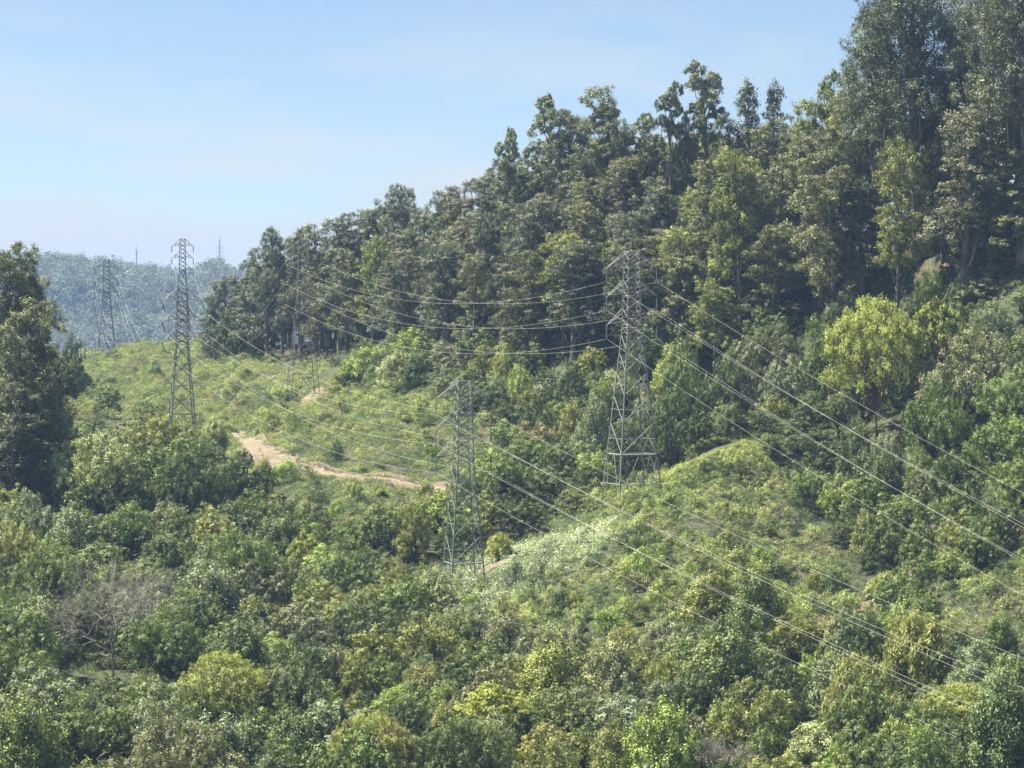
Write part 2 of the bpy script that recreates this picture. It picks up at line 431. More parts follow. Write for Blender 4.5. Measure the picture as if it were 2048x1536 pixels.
# ------------------------------------------------------------------ dirt track and bare patches (draped sheets a little above the ground)
def ribbon(name, pts, widths, mat, lift=0.12, label=None, seg=1.2, side=None, pxpts=True):
    P = [hit(a, b)[:2] for a, b in pts] if pxpts else pts
    P = np.array(P, float); wd = np.array(widths, float)
    L = np.concatenate([[0], np.cumsum(np.linalg.norm(np.diff(P, axis=0), axis=1))])
    n = max(4, int(L[-1] / seg)); s = np.linspace(0, L[-1], n)
    X = np.interp(s, L, P[:, 0]); Y = np.interp(s, L, P[:, 1]); w = np.interp(s, L, wd)
    k = np.ones(5) / 5
    if n > 12:
        X[2:-2] = np.convolve(X, k, 'valid'); Y[2:-2] = np.convolve(Y, k, 'valid')
    dx, dy = np.gradient(X), np.gradient(Y); dl = np.hypot(dx, dy) + 1e-9
    nxv, nyv = -dy / dl, dx / dl
    m = 9; V = []
    e1 = 1 + 0.35 * np.sin(s * 0.9) * np.sin(s * 0.37 + 1) + R.uniform(-0.12, 0.12, n)
    e2 = 1 + 0.35 * np.sin(s * 0.7 + 2) * np.sin(s * 0.29) + R.uniform(-0.12, 0.12, n)
    for j in range(m):
        t = j / (m - 1) * 2 - 1
        ww = w * 0.5 * t * np.where(t > 0, e1, e2)
        x = X + nxv * ww; y = Y + nyv * ww
        V.append(np.stack([x, y, h(x, y) + lift * (1 - 0.6 * abs(t) ** 3)], 1))
    V = np.stack(V, 1).reshape(-1, 3)
    ii = np.arange(n * m).reshape(n, m)
    Fq = np.stack([ii[:-1, :-1], ii[1:, :-1], ii[1:, 1:], ii[:-1, 1:]], 2).reshape(-1)
    o = link(name, mesh_np(name, V, Fq, 4, [mat], smooth=True))
    tag(o, label, kind='structure')
    return np.stack([X, Y], 1), w
BARE = []
BARE.append(ribbon('dirt_road', [(468, 866), (500, 885), (525, 915), (575, 932), (640, 947), (720, 957), (800, 968), (880, 982), (935, 995)],
       [1.5, 4.5, 10, 7.5, 5.2, 4.4, 4, 3.6, 3], M_DIRT, label='pale dirt track cut across the green slope'))
BARE.append(ribbon('dirt_path', [(500, 768), (535, 757), (570, 748), (592, 742)], [3, 6, 6, 3], M_DIRT, label='pale bare strip below the wood edge'))
BARE.append(ribbon('dirt_path', [(608, 812), (625, 795), (634, 778)], [4, 8, 3], M_DIRT, label='bare earth under the pylon at the wood edge'))
BARE.append(ribbon('dirt_path', [(1060, 774), (1100, 768), (1145, 757)], [2, 5, 2], M_DIRT, label='sunny bare earth at the foot of the eucalyptus wood'))
BARE.append(ribbon('dirt_path', [(955, 1150), (985, 1132), (1025, 1120)], [3, 7, 3], M_BANK, label='reddish bare earth beside the white flowers'))
BARE.append(ribbon('dirt_path', [(1890, 526), (1897, 521), (1904, 520)], [2, 4, 2], M_DIRT, label='bright bare ground under the tall dark trees'))
BARE.append(ribbon('dirt_path', [(1180, 1345), (1172, 1325), (1165, 1300)], [1, 4, 1], M_BANK, label='small brown slip in the near scrub'))
BARE.append(ribbon('dirt_path', [(1725, 1250), (1740, 1210), (1760, 1185)], [1, 4, 1], M_BANK, label='brown leaf litter under the right-hand trees'))
def near_bare(x, y, extra=0.0):
    m = np.zeros(np.shape(x), bool)
    for P, w in BARE:
        for (a, b), ww in zip(P[::2], w[::2]):
            m |= (x - a) ** 2 + (y - b) ** 2 < (ww * 0.42 + extra) ** 2
    return m
# steep cut bank above the track
def bank():
    P, w = BARE[0]
    n = len(P); V = []
    dx, dy = np.gradient(P[:, 0]), np.gradient(P[:, 1]); dl = np.hypot(dx, dy) + 1e-9
    nxv, nyv = -dy / dl, dx / dl
    sgn = np.where(nyv > 0, 1, -1)
    for j in range(5):
        t = j / 4
        off = w * 0.5 + t * 1.6 + 0.3 * np.sin(np.arange(n) * 0.8 + j)
        x = P[:, 0] + nxv * sgn * off; y = P[:, 1] + nyv * sgn * off
        V.append(np.stack([x, y, h(x, y) + 0.05 + 0.9 * math.sin(t * 2.6) * (0.55 + 0.5 * np.sin(np.arange(n) * 0.37)) * np.clip((11 - w) / 4, 0, 1) + R.uniform(-0.2, 0.2, n) - (0.4 if j in (0, 4) else 0)], 1))
    V = np.stack(V, 1).reshape(-1, 3)
    ii = np.arange(n * 5).reshape(n, 5)
    Fq = np.stack([ii[:-1, :-1], ii[1:, :-1], ii[1:, 1:], ii[:-1, 1:]], 2).reshape(-1)
    o = link('road_bank', mesh_np('road_bank', V, Fq, 4, [M_BANK], smooth=False))
    tag(o, 'low reddish cut bank along the upper side of the dirt track', kind='structure')
bank()

# ------------------------------------------------------------------ vegetation prototypes (mesh pairs: trunk, crown)
PROTO = {}
def limb_path(a, b, sag=0.0, n=4, j=0.25, rng=R):
    a, b = np.asarray(a, float), np.asarray(b, float); L = np.linalg.norm(b - a)
    out = []
    for i in range(n + 1):
        t = i / n
        p = a + (b - a) * t; p[2] += sag * math.sin(t * math.pi)
        if 0 < i < n: p = p + rng.normal(size=3) * j * L * 0.12
        out.append(p)
    return out
def make_euc(key, hgt, wid, seed, dens=1.0, low=0.25, lsize=0.33, conic=False, airy=False, fresh=0.1):
    rng = np.random.default_rng(seed); T = Tubes(); cen, rd = [], []
    lean = rng.normal(size=2) * 0.02 * hgt
    def tp(t): return np.array([lean[0] * t * t + 0.25 * math.sin(t * 5 + seed), lean[1] * t * t + 0.25 * math.cos(t * 4 + seed), hgt * t])
    r0 = (0.013 if hgt < 40 else 0.022) * hgt + 0.1
    top = 0.95
    T.tube([tp(t) for t in np.linspace(0, top, 9)], [r0 * (1 - 0.9 * t) for t in np.linspace(0, 1, 9)], 6)
    if conic:
        for i in range(26):
            t = low + (0.98 - low) * i / 26; az = i * 2.4; L = wid * 0.42 * (1 - ((t - low) / (1 - low)) ** 1.4) * rng.uniform(0.8, 1.1)
            b = tp(t) + np.array([math.cos(az) * L, math.sin(az) * L, 0]); a = tp(t * 0.9)
            T.tube(limb_path(a, b, -0.2, 3, 0.3, rng), [r0 * .25, r0 * .18, r0 * .1, 0.04], 4)
            r = wid * rng.uniform(0.11, 0.17); cen.append(b); rd.append((r, r, r * 1.3))
    nd = 0 if conic else int(14 * dens)
    for i in range(nd):
        t = low + 0.1 + (0.93 - low - 0.1) * (i + rng.uniform(0.1, 0.9)) / nd
        az = i * 2.4 + rng.uniform(-0.6, 0.6); u = (t - low) / (1 - low)
        L = wid * (0.36 - 0.22 * u ** 2) * rng.uniform(0.6, 1.15)
        Rd = wid * rng.uniform(0.15, 0.25) * (0.85 if airy else 1)
        c = tp(t) + np.array([math.cos(az) * L, math.sin(az) * L, 0]); c[2] = min(c[2], hgt - Rd * 1.05)
        a = tp(max(0.15, t - rng.uniform(0.16, 0.26)))
        T.tube(limb_path(a, c, 0.2, 4, 0.45, rng), [r0 * 0.42 * (1 - u * .4), r0 * 0.32, r0 * 0.22, r0 * .14, 0.05], 5)
        for k in range(8):
            z = 1 - (k + 0.4) / 8 * 1.55; q = math.sqrt(max(0, 1 - z * z)); a2 = k * 2.4 + rng.uniform(-.4, .4)
            s_ = rng.uniform(0.7, 1.1)
            p = c + np.array([q * math.cos(a2), q * math.sin(a2), z * 0.95]) * Rd * s_
            r = Rd * rng.uniform(0.34, 0.52); cen.append(p); rd.append((r, r, r * rng.uniform(0.8, 1.15)))
            if k % 3 == 0: T.tube([c, p], [0.07, 0.04], 3)
    P, N, I = clump_points(cen, rd, 210 if airy else 280, 7, 0.38, rng, -0.9)
    crown = foliage_mesh('crown', P, N, I, lsize, M_EUC, 0.42, 0.58, (0, 0, -1), 0.35, fresh, True, rng)
    PROTO.setdefault(key, []).append((T.mesh('trunk', M_BARK_E), crown, hgt, wid))
def make_oak(key, hgt, wid, seed, mat=None, nsub=(5, 9), bark=None, fresh=0.06, lsize=0.26, nc=40, per=300, rel=(0.2, 0.34), ftop=True, lowcut=-0.45):
    rng = np.random.default_rng(seed); T = Tubes(); cen, rd = [], []
    c0 = np.array([0, 0, hgt * 0.54])
    rx = wid * 0.5 * 0.70; rz = hgt * 0.5 * 0.74
    nsd = rng.integers(*nsub); kk = max(4, nc // nsd)
    for q in range(nsd):
        az = q * 2.4 + rng.uniform(-.5, .5); f = 0.0 if q == 0 else rng.uniform(0.45, 1.0)
        R_ = wid * 0.5 * rng.uniform(0.3, 0.5) * (1.15 if q == 0 else 1) * (7 / nsd) ** 0.4
        cc = np.array([f * math.cos(az) * (wid * .5 - R_), f * math.sin(az) * (wid * .5 - R_), 0])
        cc[2] = max(hgt * rng.uniform(0.3, 0.72) if q else hgt - R_ * .8, R_ * 0.5); cc[2] = min(cc[2], hgt - R_ * 0.75)
        for i in range(kk + 4):
            z = 1 - (i + 0.5) / (kk + 4) * (1.45); a_ = i * 2.39996 + rng.uniform(-0.3, 0.3); rr = math.sqrt(max(0, 1 - z * z)); s_ = rng.uniform(0.7, 1.12)
            p = cc + np.array([rr * math.cos(a_), rr * math.sin(a_), z * 0.85]) * R_ * s_
            r = R_ * rng.uniform(0.3, 0.5)
            cen.append(p); rd.append((r, r, r * rng.uniform(0.75, 1.15)))
    for i in range(6):     # low skirt
        a_ = i * 1.05 + rng.uniform(-.3, .3); cen.append(np.array([math.cos(a_) * rx * .8, math.sin(a_) * rx * .8, hgt * rng.uniform(0.12, 0.3)])); rd.append((wid * .13, wid * .13, hgt * .14))
    r0 = 0.03 * wid + 0.08
    T.tube([(0, 0, -0.3), (0.1, 0.05, hgt * 0.15), (0, 0.1, hgt * 0.3)], [r0 * 1.3, r0, r0 * 0.8], 6)
    for i in range(0, len(cen), 5):
        T.tube(limb_path((0, 0.1, hgt * rng.uniform(0.16, 0.3)), cen[i], 0.4, 4, 0.6, rng), [r0 * 0.6, r0 * 0.5, r0 * 0.36, r0 * 0.22, 0.03], 4)
    P, N, I = clump_points(cen, rd, per, 10, 0.2, rng, -0.5)
    k = P[:, 2] > 0.02 * hgt; P, N, I = P[k], N[k], I[k]
    crown = foliage_mesh('crown', P, N, I, lsize, mat or M_OAK, 0.6, 0.68, None, 0, fresh, ftop, rng)
    PROTO.setdefault(key, []).append((T.mesh('trunk', bark or M_BARK_O), crown, hgt, wid))
def make_laurel(key, hgt, wid, seed, fresh=0.12, lsize=0.3, up=0.5, aspect=0.45, mat=None, per=400):
    """upright crown of many pointed leaders"""
    rng = np.random.default_rng(seed); T = Tubes(); cen, rd = [], []
    n = 26; r0 = 0.02 * wid + 0.08
    T.tube([(0, 0, -0.3), (0.1, 0, hgt * 0.4), (0, 0.1, hgt * 0.85)], [r0, r0 * .6, 0.05], 6)
    for i in range(n):
        f = math.sqrt((i + 0.5) / n); a = i * 2.39996
        x, y = f * wid * 0.4 * math.cos(a), f * wid * 0.4 * math.sin(a)
        ztop = hgt * (1 - 0.5 * f ** 2.2) * rng.uniform(0.85, 1.0)
        r = wid * rng.uniform(0.1, 0.15)
        cen.append(np.array([x, y, ztop - r * 1.2])); rd.append((r, r, r * 1.9))
        if rng.uniform() < 0.9:
            cen.append(np.array([x * 1.12, y * 1.12, ztop * rng.uniform(0.35, 0.62)])); rd.append((r * 1.15, r * 1.15, r * 1.7))
        if i % 2 == 0:
            T.tube(limb_path((0, 0, hgt * rng.uniform(0.08, 0.4)), (x, y, ztop * 0.9), 0, 3, 0.4, rng), [r0 * .5, r0 * .4, r0 * .25, 0.03], 4)
    P, N, I = clump_points(cen, rd, per, 6, 0.34, rng, -0.8)
    k = P[:, 2] > 0.02 * hgt; P, N, I = P[k], N[k], I[k]
    crown = foliage_mesh('crown', P, N, I, lsize, mat or M_OAK, aspect, 0.6, (0, 0, 1), up, fresh, True, rng)
    PROTO.setdefault(key, []).append((T.mesh('trunk', M_BARK_O), crown, hgt, wid))
def make_madrone(key, hgt, wid, seed, n=34):
    """open umbrella crown on forking limbs, pale terminal leaf clusters"""
    rng = np.random.default_rng(seed); T = Tubes(); cen, rd = [], []
    r0 = 0.2
    T.tube([(0, 0, -0.3), (0.3, 0.1, hgt * 0.18), (0.1, 0.3, hgt * 0.35)], [r0 * 1.2, r0, r0 * 0.85], 6)
    for i in range(n):
        f = math.sqrt((i + 0.5) / n); a = i * 2.39996 + rng.uniform(-.2, .2)
        x, y = f * wid * 0.44 * math.cos(a), f * wid * 0.44 * math.sin(a)
        z = hgt * (0.93 - 0.3 * f * f) * rng.uniform(0.9, 1.03); r = wid * rng.uniform(0.06, 0.1) * (34 / n) ** 0.3
        cen.append(np.array([x, y, z])); rd.append((r, r, r * 0.75))
        if i % 2 == 0:
            T.tube(limb_path((0.1, 0.2, hgt * rng.uniform(0.22, 0.36)), (x, y, z), 0.6, 5, 0.6, rng), [r0 * .6, r0 * .5, r0 * .35, r0 * .25, r0 * .15, 0.04], 5)
        if rng.uniform() < 0.6:
            cen.append(np.array([x * 1.05, y * 1.05, z - hgt * rng.uniform(0.12, 0.3)])); rd.append((r, r, r * 0.8))
    P, N, I = clump_points(cen, rd, 280, 6, 0.3, rng, -0.4)
    crown = foliage_mesh('crown', P, N, I, 0.3, M_MAD, 0.6, 0.45, None, 0, 0.9 if n > 40 else 0.65, True, rng)
    PROTO.setdefault(key, []).append((T.mesh('trunk', M_BARK_R), crown, hgt, wid))
def make_shrub(key, hgt, wid, seed, fresh=0.2, lsize=0.27, up=0.2, nc=12, per=95, aspect=0.5):
    rng = np.random.default_rng(seed); cen, rd = [], []
    for i in range(nc):
        f = math.sqrt((i + 0.3) / nc); a = i * 2.39996 + rng.uniform(-.4, .4); r = wid * rng.uniform(0.12, 0.22)
        cen.append(np.array([f * wid * .38 * math.cos(a), f * wid * .38 * math.sin(a), hgt * (0.78 - 0.5 * f * f) * rng.uniform(0.75, 1.1)]))
        rd.append((r, r, r * rng.uniform(0.8, 1.3) * hgt / wid * 1.3))
    P, N, I = clump_points(cen, rd, per, 6, 0.36, rng, -0.6)
    P[:, 2] = np.maximum(P[:, 2], -0.1)
    T = Tubes()
    for i in range(0, nc, 2): T.tube([(0, 0, -0.2), cen[i] * 0.5, cen[i]], [0.05, 0.04, 0.02], 3)
    V1 = leaves(P, lsize, aspect, N, 0.6, (0, 0, 1), up, rng)
    n = len(P); tv = np.array(T.V); nt = len(T.Fc) // 4
    ids, inv = np.unique(I, return_inverse=True)
    var = rng.uniform(0, 1, len(ids))[inv]; fr = (rng.uniform(size=len(ids)) < fresh).astype(float)[inv] * rng.uniform(0.3, 1, n)
    me = mesh_np('shrub', np.concatenate([V1, tv]), np.concatenate([np.arange(4 * n), np.array(T.Fc) + 4 * n]), 4, [M_SHR, M_BARK_O],
                 {'var': np.concatenate([var, np.zeros(nt)]), 'fresh': np.concatenate([fr, np.zeros(nt)])}, np.concatenate([np.zeros(n), np.ones(nt)]))
    PROTO.setdefault(key, []).append((None, me, hgt, wid))

for s in range(8): make_euc('euc', 32, 9.5, 100 + s, [1.0, 1.15, 0.9, 1.1][s % 4], [0.06, 0.2, 0.1, 0.08][s % 4])
for s in range(3): make_euc('euc_airy', 34, 9, 200 + s, 0.8, 0.4, 0.38, False, True)
for s in range(3): make_euc('euc_flush', 31, 11, 260 + s, 1.1, 0.2, 0.33, fresh=0.42)
for s in range(2): make_euc('euc_cone', 30, 7, 230 + s, 1.1, 0.3, 0.4, True)
for s in range(3): make_euc('euc_big', 44, 15, 240 + s, 1.7, 0.3, 0.35)
for s in range(9): make_oak('oak', 10, 12, 300 + s)
for s in range(3): make_oak('oak_fine', 9, 12, 330 + s, lsize=0.23, nc=54, per=290, fresh=0.2)
for s in range(4): make_laurel('laurel', 11, 8, 350 + s)
for s in range(2): make_laurel('feathery', 7, 8, 370 + s, fresh=0.05, lsize=0.5, up=0.8, aspect=0.16)
for s in range(3): make_madrone('madrone', 10, 10, 400 + s)
for s in range(4): make_oak('oak_wide', 14, 21, 340 + s, nsub=(11, 15), nc=110, per=330, fresh=0.12, lsize=0.28)
for s in range(2): make_madrone('madrone_wide', 14, 22, 420 + s, 95)
for s in range(7): make_shrub('shrub', 2.6, 3.6, 500 + s, up=[0, .3, .6][s % 3], nc=16, per=190, lsize=0.19)
for s in range(3): make_shrub('shrub_tall', 4.2, 3.6, 520 + s, up=0.5, nc=20, per=190, lsize=0.19)

THINGS = []      # every tree and shrub, for the labels at the end
def place(key, x, y, hgt, wid, col, name, cat, cw, note=None, fixed=None, zoff=-0.15):
    if key in ('oak', 'oak_fine') and wid > 16: key = 'oak_wide'
    if key == 'madrone' and wid > 14: key = 'madrone_wide'
    tr, cr, h0, w0 = PROTO[key][random.randrange(len(PROTO[key]))]
    z = float(h(x, y)) + zoff; sxy = wid / w0; sz = hgt / h0; rz = random.uniform(0, 6.283)
    if tr is None:
        o = link(name, cr); o.color = (*col, 1)
    else:
        o = link(name, None); o.empty_display_size = 1
        t = link('trunk', tr, o); c = link('crown', cr, o); c.color = (*col, 1)
    o.location = (x, y, z); o.rotation_euler = (random.uniform(-.05, .05), random.uniform(-.05, .05), rz); ax = random.uniform(0.86, 1.16); o.scale = (sxy * ax, sxy / ax, sz)
    o['category'] = cat
    px, py = proj(x, y, z + hgt * 0.6)
    THINGS.append(dict(o=o, key=key, px=px, py=py, w=wid / y * F, hpx=hgt / y * F, cw=cw, note=note, fixed=fixed, cat=cat, Y=y))
    return o
def jit(c, a=0.12):
    k = random.uniform(1 - a, 1 + a); return tuple(max(0.005, v * k * random.uniform(1 - a * .35, 1 + a * .35)) for v in c)

COL = {  # leaf colours (linear albedo) and the words for them
 'e_olive': ((0.222, 0.233, 0.117), 'olive'), 'e_brown': ((0.222, 0.212, 0.132), 'brownish'), 'e_grey': ((0.178, 0.202, 0.132), 'grey-green'),
 'e_dark': ((0.113, 0.130, 0.077), 'dark'), 'e_yel': ((0.271, 0.299, 0.094), 'yellow-tinged'), 'e_pale': ((0.236, 0.266, 0.149), 'pale green'),
 'o_dark': ((0.115, 0.158, 0.053), 'dark green'), 'o_mid': ((0.188, 0.250, 0.073), 'mid-green'), 'o_grey': ((0.255, 0.270, 0.137), 'grey-green'),
 'o_olive': ((0.290, 0.303, 0.083), 'olive-green'), 'o_bright': ((0.337, 0.416, 0.106), 'bright green'), 'o_pale': ((0.403, 0.443, 0.204), 'pale green'),
 'o_silver': ((0.270, 0.318, 0.176), 'silvery green'), 'o_yel': ((0.457, 0.474, 0.118), 'yellow-green'), 'o_brown': ((0.295, 0.258, 0.130), 'brownish'),
}
TAKEN = []
def lm(key, px, top, D, wpx, ck, name='oak_tree', cat='tree', note=None, label=None, hmin=4):
    x = (px - 1024) / F * D; zt = (HZ - top) / F * D
    hg = max(hmin, zt - float(h(x, D)) + 0.15); wd = wpx / F * D
    TAKEN.append((x, D, wd * 0.5))
    c, cw = COL[ck]
    return place(key, x, D, hg, wd, jit(c, 0.06), name, cat, cw, note, label)
E = lambda px, top, D, w, ck='e_olive', key='euc', note=None: lm('euc_flush' if ck == 'e_yel' else key, px, top, D, w * (1.25 if key == 'euc' else 1.1), ck, 'eucalyptus_tree', 'tree', note)
# left clump
for a in [(15,478,650,110,'e_olive'),(72,522,655,85,'e_olive'),(-40,500,640,120,'e_grey'),(66,590,625,110,'e_olive'),(10,640,610,110,'e_olive'),(100,700,640,70,'e_olive'),(-35,730,600,120,'e_olive'),(55,760,600,100,'e_dark'),(88,600,660,80,'e_grey'),(30,820,590,110,'e_dark'),(95,790,620,70,'e_olive'),(-20,600,660,110,'e_olive'),(40,700,625,90,'e_olive')]: E(*a, note='in the left-hand clump')
# skyline, left to right
for a in [(432,590,945,55,'e_dark'),(452,545,940,65,'e_grey'),(490,548,930,60,'e_dark'),(508,515,915,70,'e_grey'),(538,470,905,75,'e_grey'),(566,448,900,60,'e_grey'),(603,445,890,60,'e_grey'),
          (640,440,880,75,'e_olive'),(682,422,870,85,'e_grey'),(722,415,865,70,'e_olive'),(752,395,860,60,'e_grey'),(776,356,850,62,'e_grey'),(806,368,850,62,'e_grey'),(845,402,840,70,'e_olive'),(880,378,830,70,'e_grey'),
          (938,348,815,80,'e_brown'),(905,385,820,60,'e_olive'),(985,330,805,80,'e_grey'),(1035,300,790,80,'e_grey'),(1062,330,790,60,'e_dark')]: E(*a, note='on the skyline')
for a in [(1088,178,775,105,'e_pale'),(1030,240,780,60,'e_pale'),(1347,150,735,75,'e_grey'),(1427,108,735,85,'e_pale'),(1665,125,700,70,'e_pale'),(1290,215,745,60,'e_pale')]: E(*a, key='euc_airy', note='rising thin and open over the skyline')
for a in [(1140,215,765,80,'e_grey'),(1212,163,755,105,'e_olive'),(1250,230,745,80,'e_grey'),(1310,260,740,70,'e_grey'),(1385,225,735,70,'e_grey'),(1455,225,730,70,'e_grey'),(1600,225,710,95,'e_olive'),
          (1560,240,715,70,'e_olive'),(1650,190,705,95,'e_yel'),(1700,178,690,90,'e_yel'),(1745,165,690,100,'e_yel'),(1795,270,655,95,'e_yel'),(1640,240,680,100,'e_olive')]: E(*a, note='on the skyline')
for a in [(1494,155,725,105,'e_grey'),(1540,162,718,85,'e_dark')]: E(*a, key='euc_cone', note='with a pointed top on the skyline')
for a in [(1745,-20,680,150,'e_grey'),(1835,-90,668,190,'e_dark'),(1905,-10,672,130,'e_dark'),(1975,-60,655,170,'e_grey'),(2055,-120,640,190,'e_dark')]: E(*a, key='euc_big', note='towering in the upper right corner')
for a in [(1925,205,645,130,'e_brown'),(2040,290,640,120,'e_olive'),(1985,240,650,110,'e_dark'),(1665,320,668,110,'e_olive'),(1560,300,690,100,'e_olive'),(1480,290,690,100,'e_yel'),(1420,285,700,90,'e_olive'),
          (1235,480,715,90,'e_yel'),(1180,400,730,90,'e_olive'),(1130,460,725,100,'e_yel'),(1090,520,735,90,'e_brown'),(1360,450,700,90,'e_yel'),(1430,560,680,80,'e_yel'),(1300,350,725,90,'e_grey')]: E(*a, note='within the wood')

B = lambda key, px, top, D, w, ck, label=None, note=None, name='oak_tree', hmin=4: lm(key, px, top, D, w, ck, name, 'tree', note, label, hmin)
M_ = lambda *a, **k: B('madrone', *a, name='madrone_tree', **k)
Lr = lambda *a, **k: B('laurel', *a, name='laurel_tree', **k)
for a in [(160,742,860,75,'o_mid'),(215,772,800,100,'o_mid'),(290,800,770,90,'o_mid'),(120,800,760,110,'o_olive'),(185,835,720,110,'o_dark'),(262,838,730,80,'o_grey'),(110,870,660,120,'o_dark')]: B('oak', *a)
for a in [(1862,545,642,80,'o_mid'),(1925,560,640,80,'o_dark'),(2030,545,645,130,'o_mid'),(1965,560,640,120,'o_grey'),(1905,600,630,90,'o_mid'),(2060,600,620,130,'o_silver'),(1990,610,615,100,'o_silver'),(1845,640,625,90,'o_mid')]: B('oak_fine', *a)
B('oak',1600,860,618,130,'o_dark'); B('oak',1665,880,604,130,'o_dark'); B('oak',1600,930,606,80,'o_dark')  # dark leaf colour stands in for the gully's shade
TAKEN.append(((225-1024)/F*485, 485, 4.5))
for a in [(1545,905,603,80,'o_mid'),(1640,955,598,110,'o_dark'),(1700,985,585,110,'o_dark'),(1610,1010,585,70,'o_dark'),(1680,1060,560,90,'o_dark')]: B('oak', *a)  # the dark ones carry gully shade in their leaf colour
# ---- trees that stand out
M_(1755, 592, 610, 250, 'o_olive', 'broad tree with bright yellow-green leaf tips over red limbs, right of the tall pylon')
M_(1875, 592, 612, 130, 'o_olive', 'smaller yellow-tipped tree touching the broad yellow-topped one on its right')
M_(1930, 1365, 440, 190, 'o_olive', 'open yellow-tipped tree with forked trunk in the lower right corner')
M_(615, 1058, 560, 95, 'o_olive', 'yellow-tipped tree left of the near pylon, upper one of the pair')
M_(528, 1095, 545, 110, 'o_olive', 'yellow-tipped tree left of the near pylon, lower one of the pair')
M_(445, 1300, 450, 190, 'o_olive', 'yellow-tipped tree on a thin trunk right of the bare grey tree')
M_(985, 1365, 440, 180, 'o_yel', 'yellow-green spreading tree on the bottom edge below the near pylon')
M_(750, 1425, 420, 200, 'o_brown', 'orange-brown tipped tree on the bottom edge left of centre')
B('oak_fine', 195, 870, 600, 240, 'o_pale', 'large pale green domed tree in the left wood below the eucalyptus clump')
B('oak', 310, 830, 655, 200, 'o_olive', 'olive domed tree just below the feet of the left pylon')
B('oak', 380, 905, 600, 170, 'o_dark')
Lr(430, 835, 690, 60, 'o_pale', 'small pale leafy tree between the left pylon and the dirt track', hmin=3)
B('oak', 145, 683, 850, 75, 'o_dark', 'dark rounded tree at the right foot of the left-hand eucalyptus clump')
B('oak', 470, 610, 930, 95, 'o_dark', 'dark round tree at the left end of the eucalyptus wood')
B('oak', 530, 640, 915, 80, 'o_mid', 'rounded green tree beside the dark one at the left end of the wood')
B('oak', 425, 640, 955, 60, 'o_dark')
Lr(740, 690, 790, 110, 'o_bright'); Lr(830, 655, 780, 110, 'o_bright'); Lr(790, 700, 760, 90, 'o_pale'); Lr(700, 720, 790, 80, 'o_olive')
B('oak', 895, 690, 745, 110, 'o_grey', 'grey-green flat-topped tree on thin trunks above the near pylon'); B('oak', 965, 665, 742, 110, 'o_mid'); B('oak', 1020, 680, 735, 100, 'o_grey'); B('oak', 900, 740, 735, 110, 'o_dark')
B('oak', 1080, 780, 690, 110, 'o_dark'); B('oak', 1150, 790, 680, 110, 'o_dark'); B('oak', 1185, 700, 700, 90, 'o_olive'); B('oak', 1230, 740, 690, 80, 'o_pale')
B('oak', 1075, 850, 655, 120, 'o_brown', 'brownish tinged bush-like tree right of the near pylon'); B('oak', 1140, 890, 640, 130, 'o_mid')
B('oak', 1010, 920, 612, 160, 'o_mid', 'large oak right of the near pylon with a sunlit crown'); B('oak', 1110, 940, 612, 150, 'o_dark', 'dark oak between the near pylon and the grassy spur'); B('oak', 1180, 930, 620, 90, 'o_dark'); B('oak', 1045, 1000, 598, 120, 'o_dark')
Lr(1195, 790, 655, 80, 'o_silver', 'pale silvery leafy tree left of the tall pylon lower half'); Lr(1160, 850, 648, 60, 'o_silver')
Lr(1000, 1065, 560, 60, 'o_yel', 'small yellow-green tree above the reddish bare earth')
B('oak', 1370, 705, 655, 150, 'o_mid', 'rounded green oak right of the tall pylon'); B('oak', 1450, 735, 650, 120, 'o_dark'); B('oak', 1350, 800, 640, 110, 'o_dark'); B('oak', 1510, 700, 650, 120, 'o_grey'); B('oak', 1430, 820, 635, 110, 'o_dark')
B('oak', 1570, 725, 640, 110, 'o_silver', 'greyish green tree left of the dark gap in the right slope'); B('oak', 1650, 635, 645, 120, 'o_mid'); B('oak', 1540, 830, 620, 90, 'o_dark'); B('oak', 1620, 800, 620, 110, 'o_dark')
Lr(1710, 840, 590, 90, 'o_dark', 'narrow dark tree with silvery left edge right of the shaded gully'); Lr(1770, 860, 585, 90, 'o_silver', 'silver-leaved tree standing in front of the dark right-hand oaks'); B('oak', 1640, 900, 610, 90, 'o_dark')
B('oak_fine', 1960, 660, 590, 250, 'o_grey', 'huge light green rounded canopy below the yellow-topped tree'); B('oak_fine', 1880, 760, 575, 190, 'o_mid'); B('oak_fine', 2040, 740, 570, 200, 'o_mid')
B('oak', 1740, 950, 560, 150, 'o_mid', 'rounded oak under the wires right of the shaded gully'); B('oak', 1820, 1000, 545, 160, 'o_mid'); B('oak', 1930, 950, 560, 150, 'o_dark'); B('oak', 2030, 1000, 540, 160, 'o_dark')
B('feathery', 1835, 1225, 470, 160, 'o_olive', 'feathery broom-like bush right of the curved dark trunk', name='broom_bush'); B('feathery', 1725, 1310, 455, 160, 'o_olive', 'feathery mid-green bush below the wires in the lower right', name='broom_bush'); B('feathery', 1650, 1440, 435, 190, 'o_pale', 'pale feathery bush on the bottom edge right of the dark hollow', name='broom_bush')
B('feathery', 1120, 1250, 490, 160, 'o_grey', 'grey twiggy bush below the white flowers', name='broom_bush')
Lr(1430, 1130, 500, 120, 'o_olive', 'tall olive green tree in the middle of the near right slope'); B('oak', 1480, 1230, 470, 190, 'o_dark', 'large dark oak above the dark hollow in the lower right'); B('oak', 1390, 1340, 440, 150, 'o_dark'); B('oak', 1560, 1330, 445, 150, 'o_dark')
Lr(1390, 1240, 485, 60, 'o_dark'); B('oak', 1260, 1390, 430, 190, 'o_silver', 'silvery leaved oak on the bottom edge right of centre')
Lr(625, 985, 615, 45, 'o_dark', 'small dark pointed tree in the green scrub below the dirt track', hmin=3)
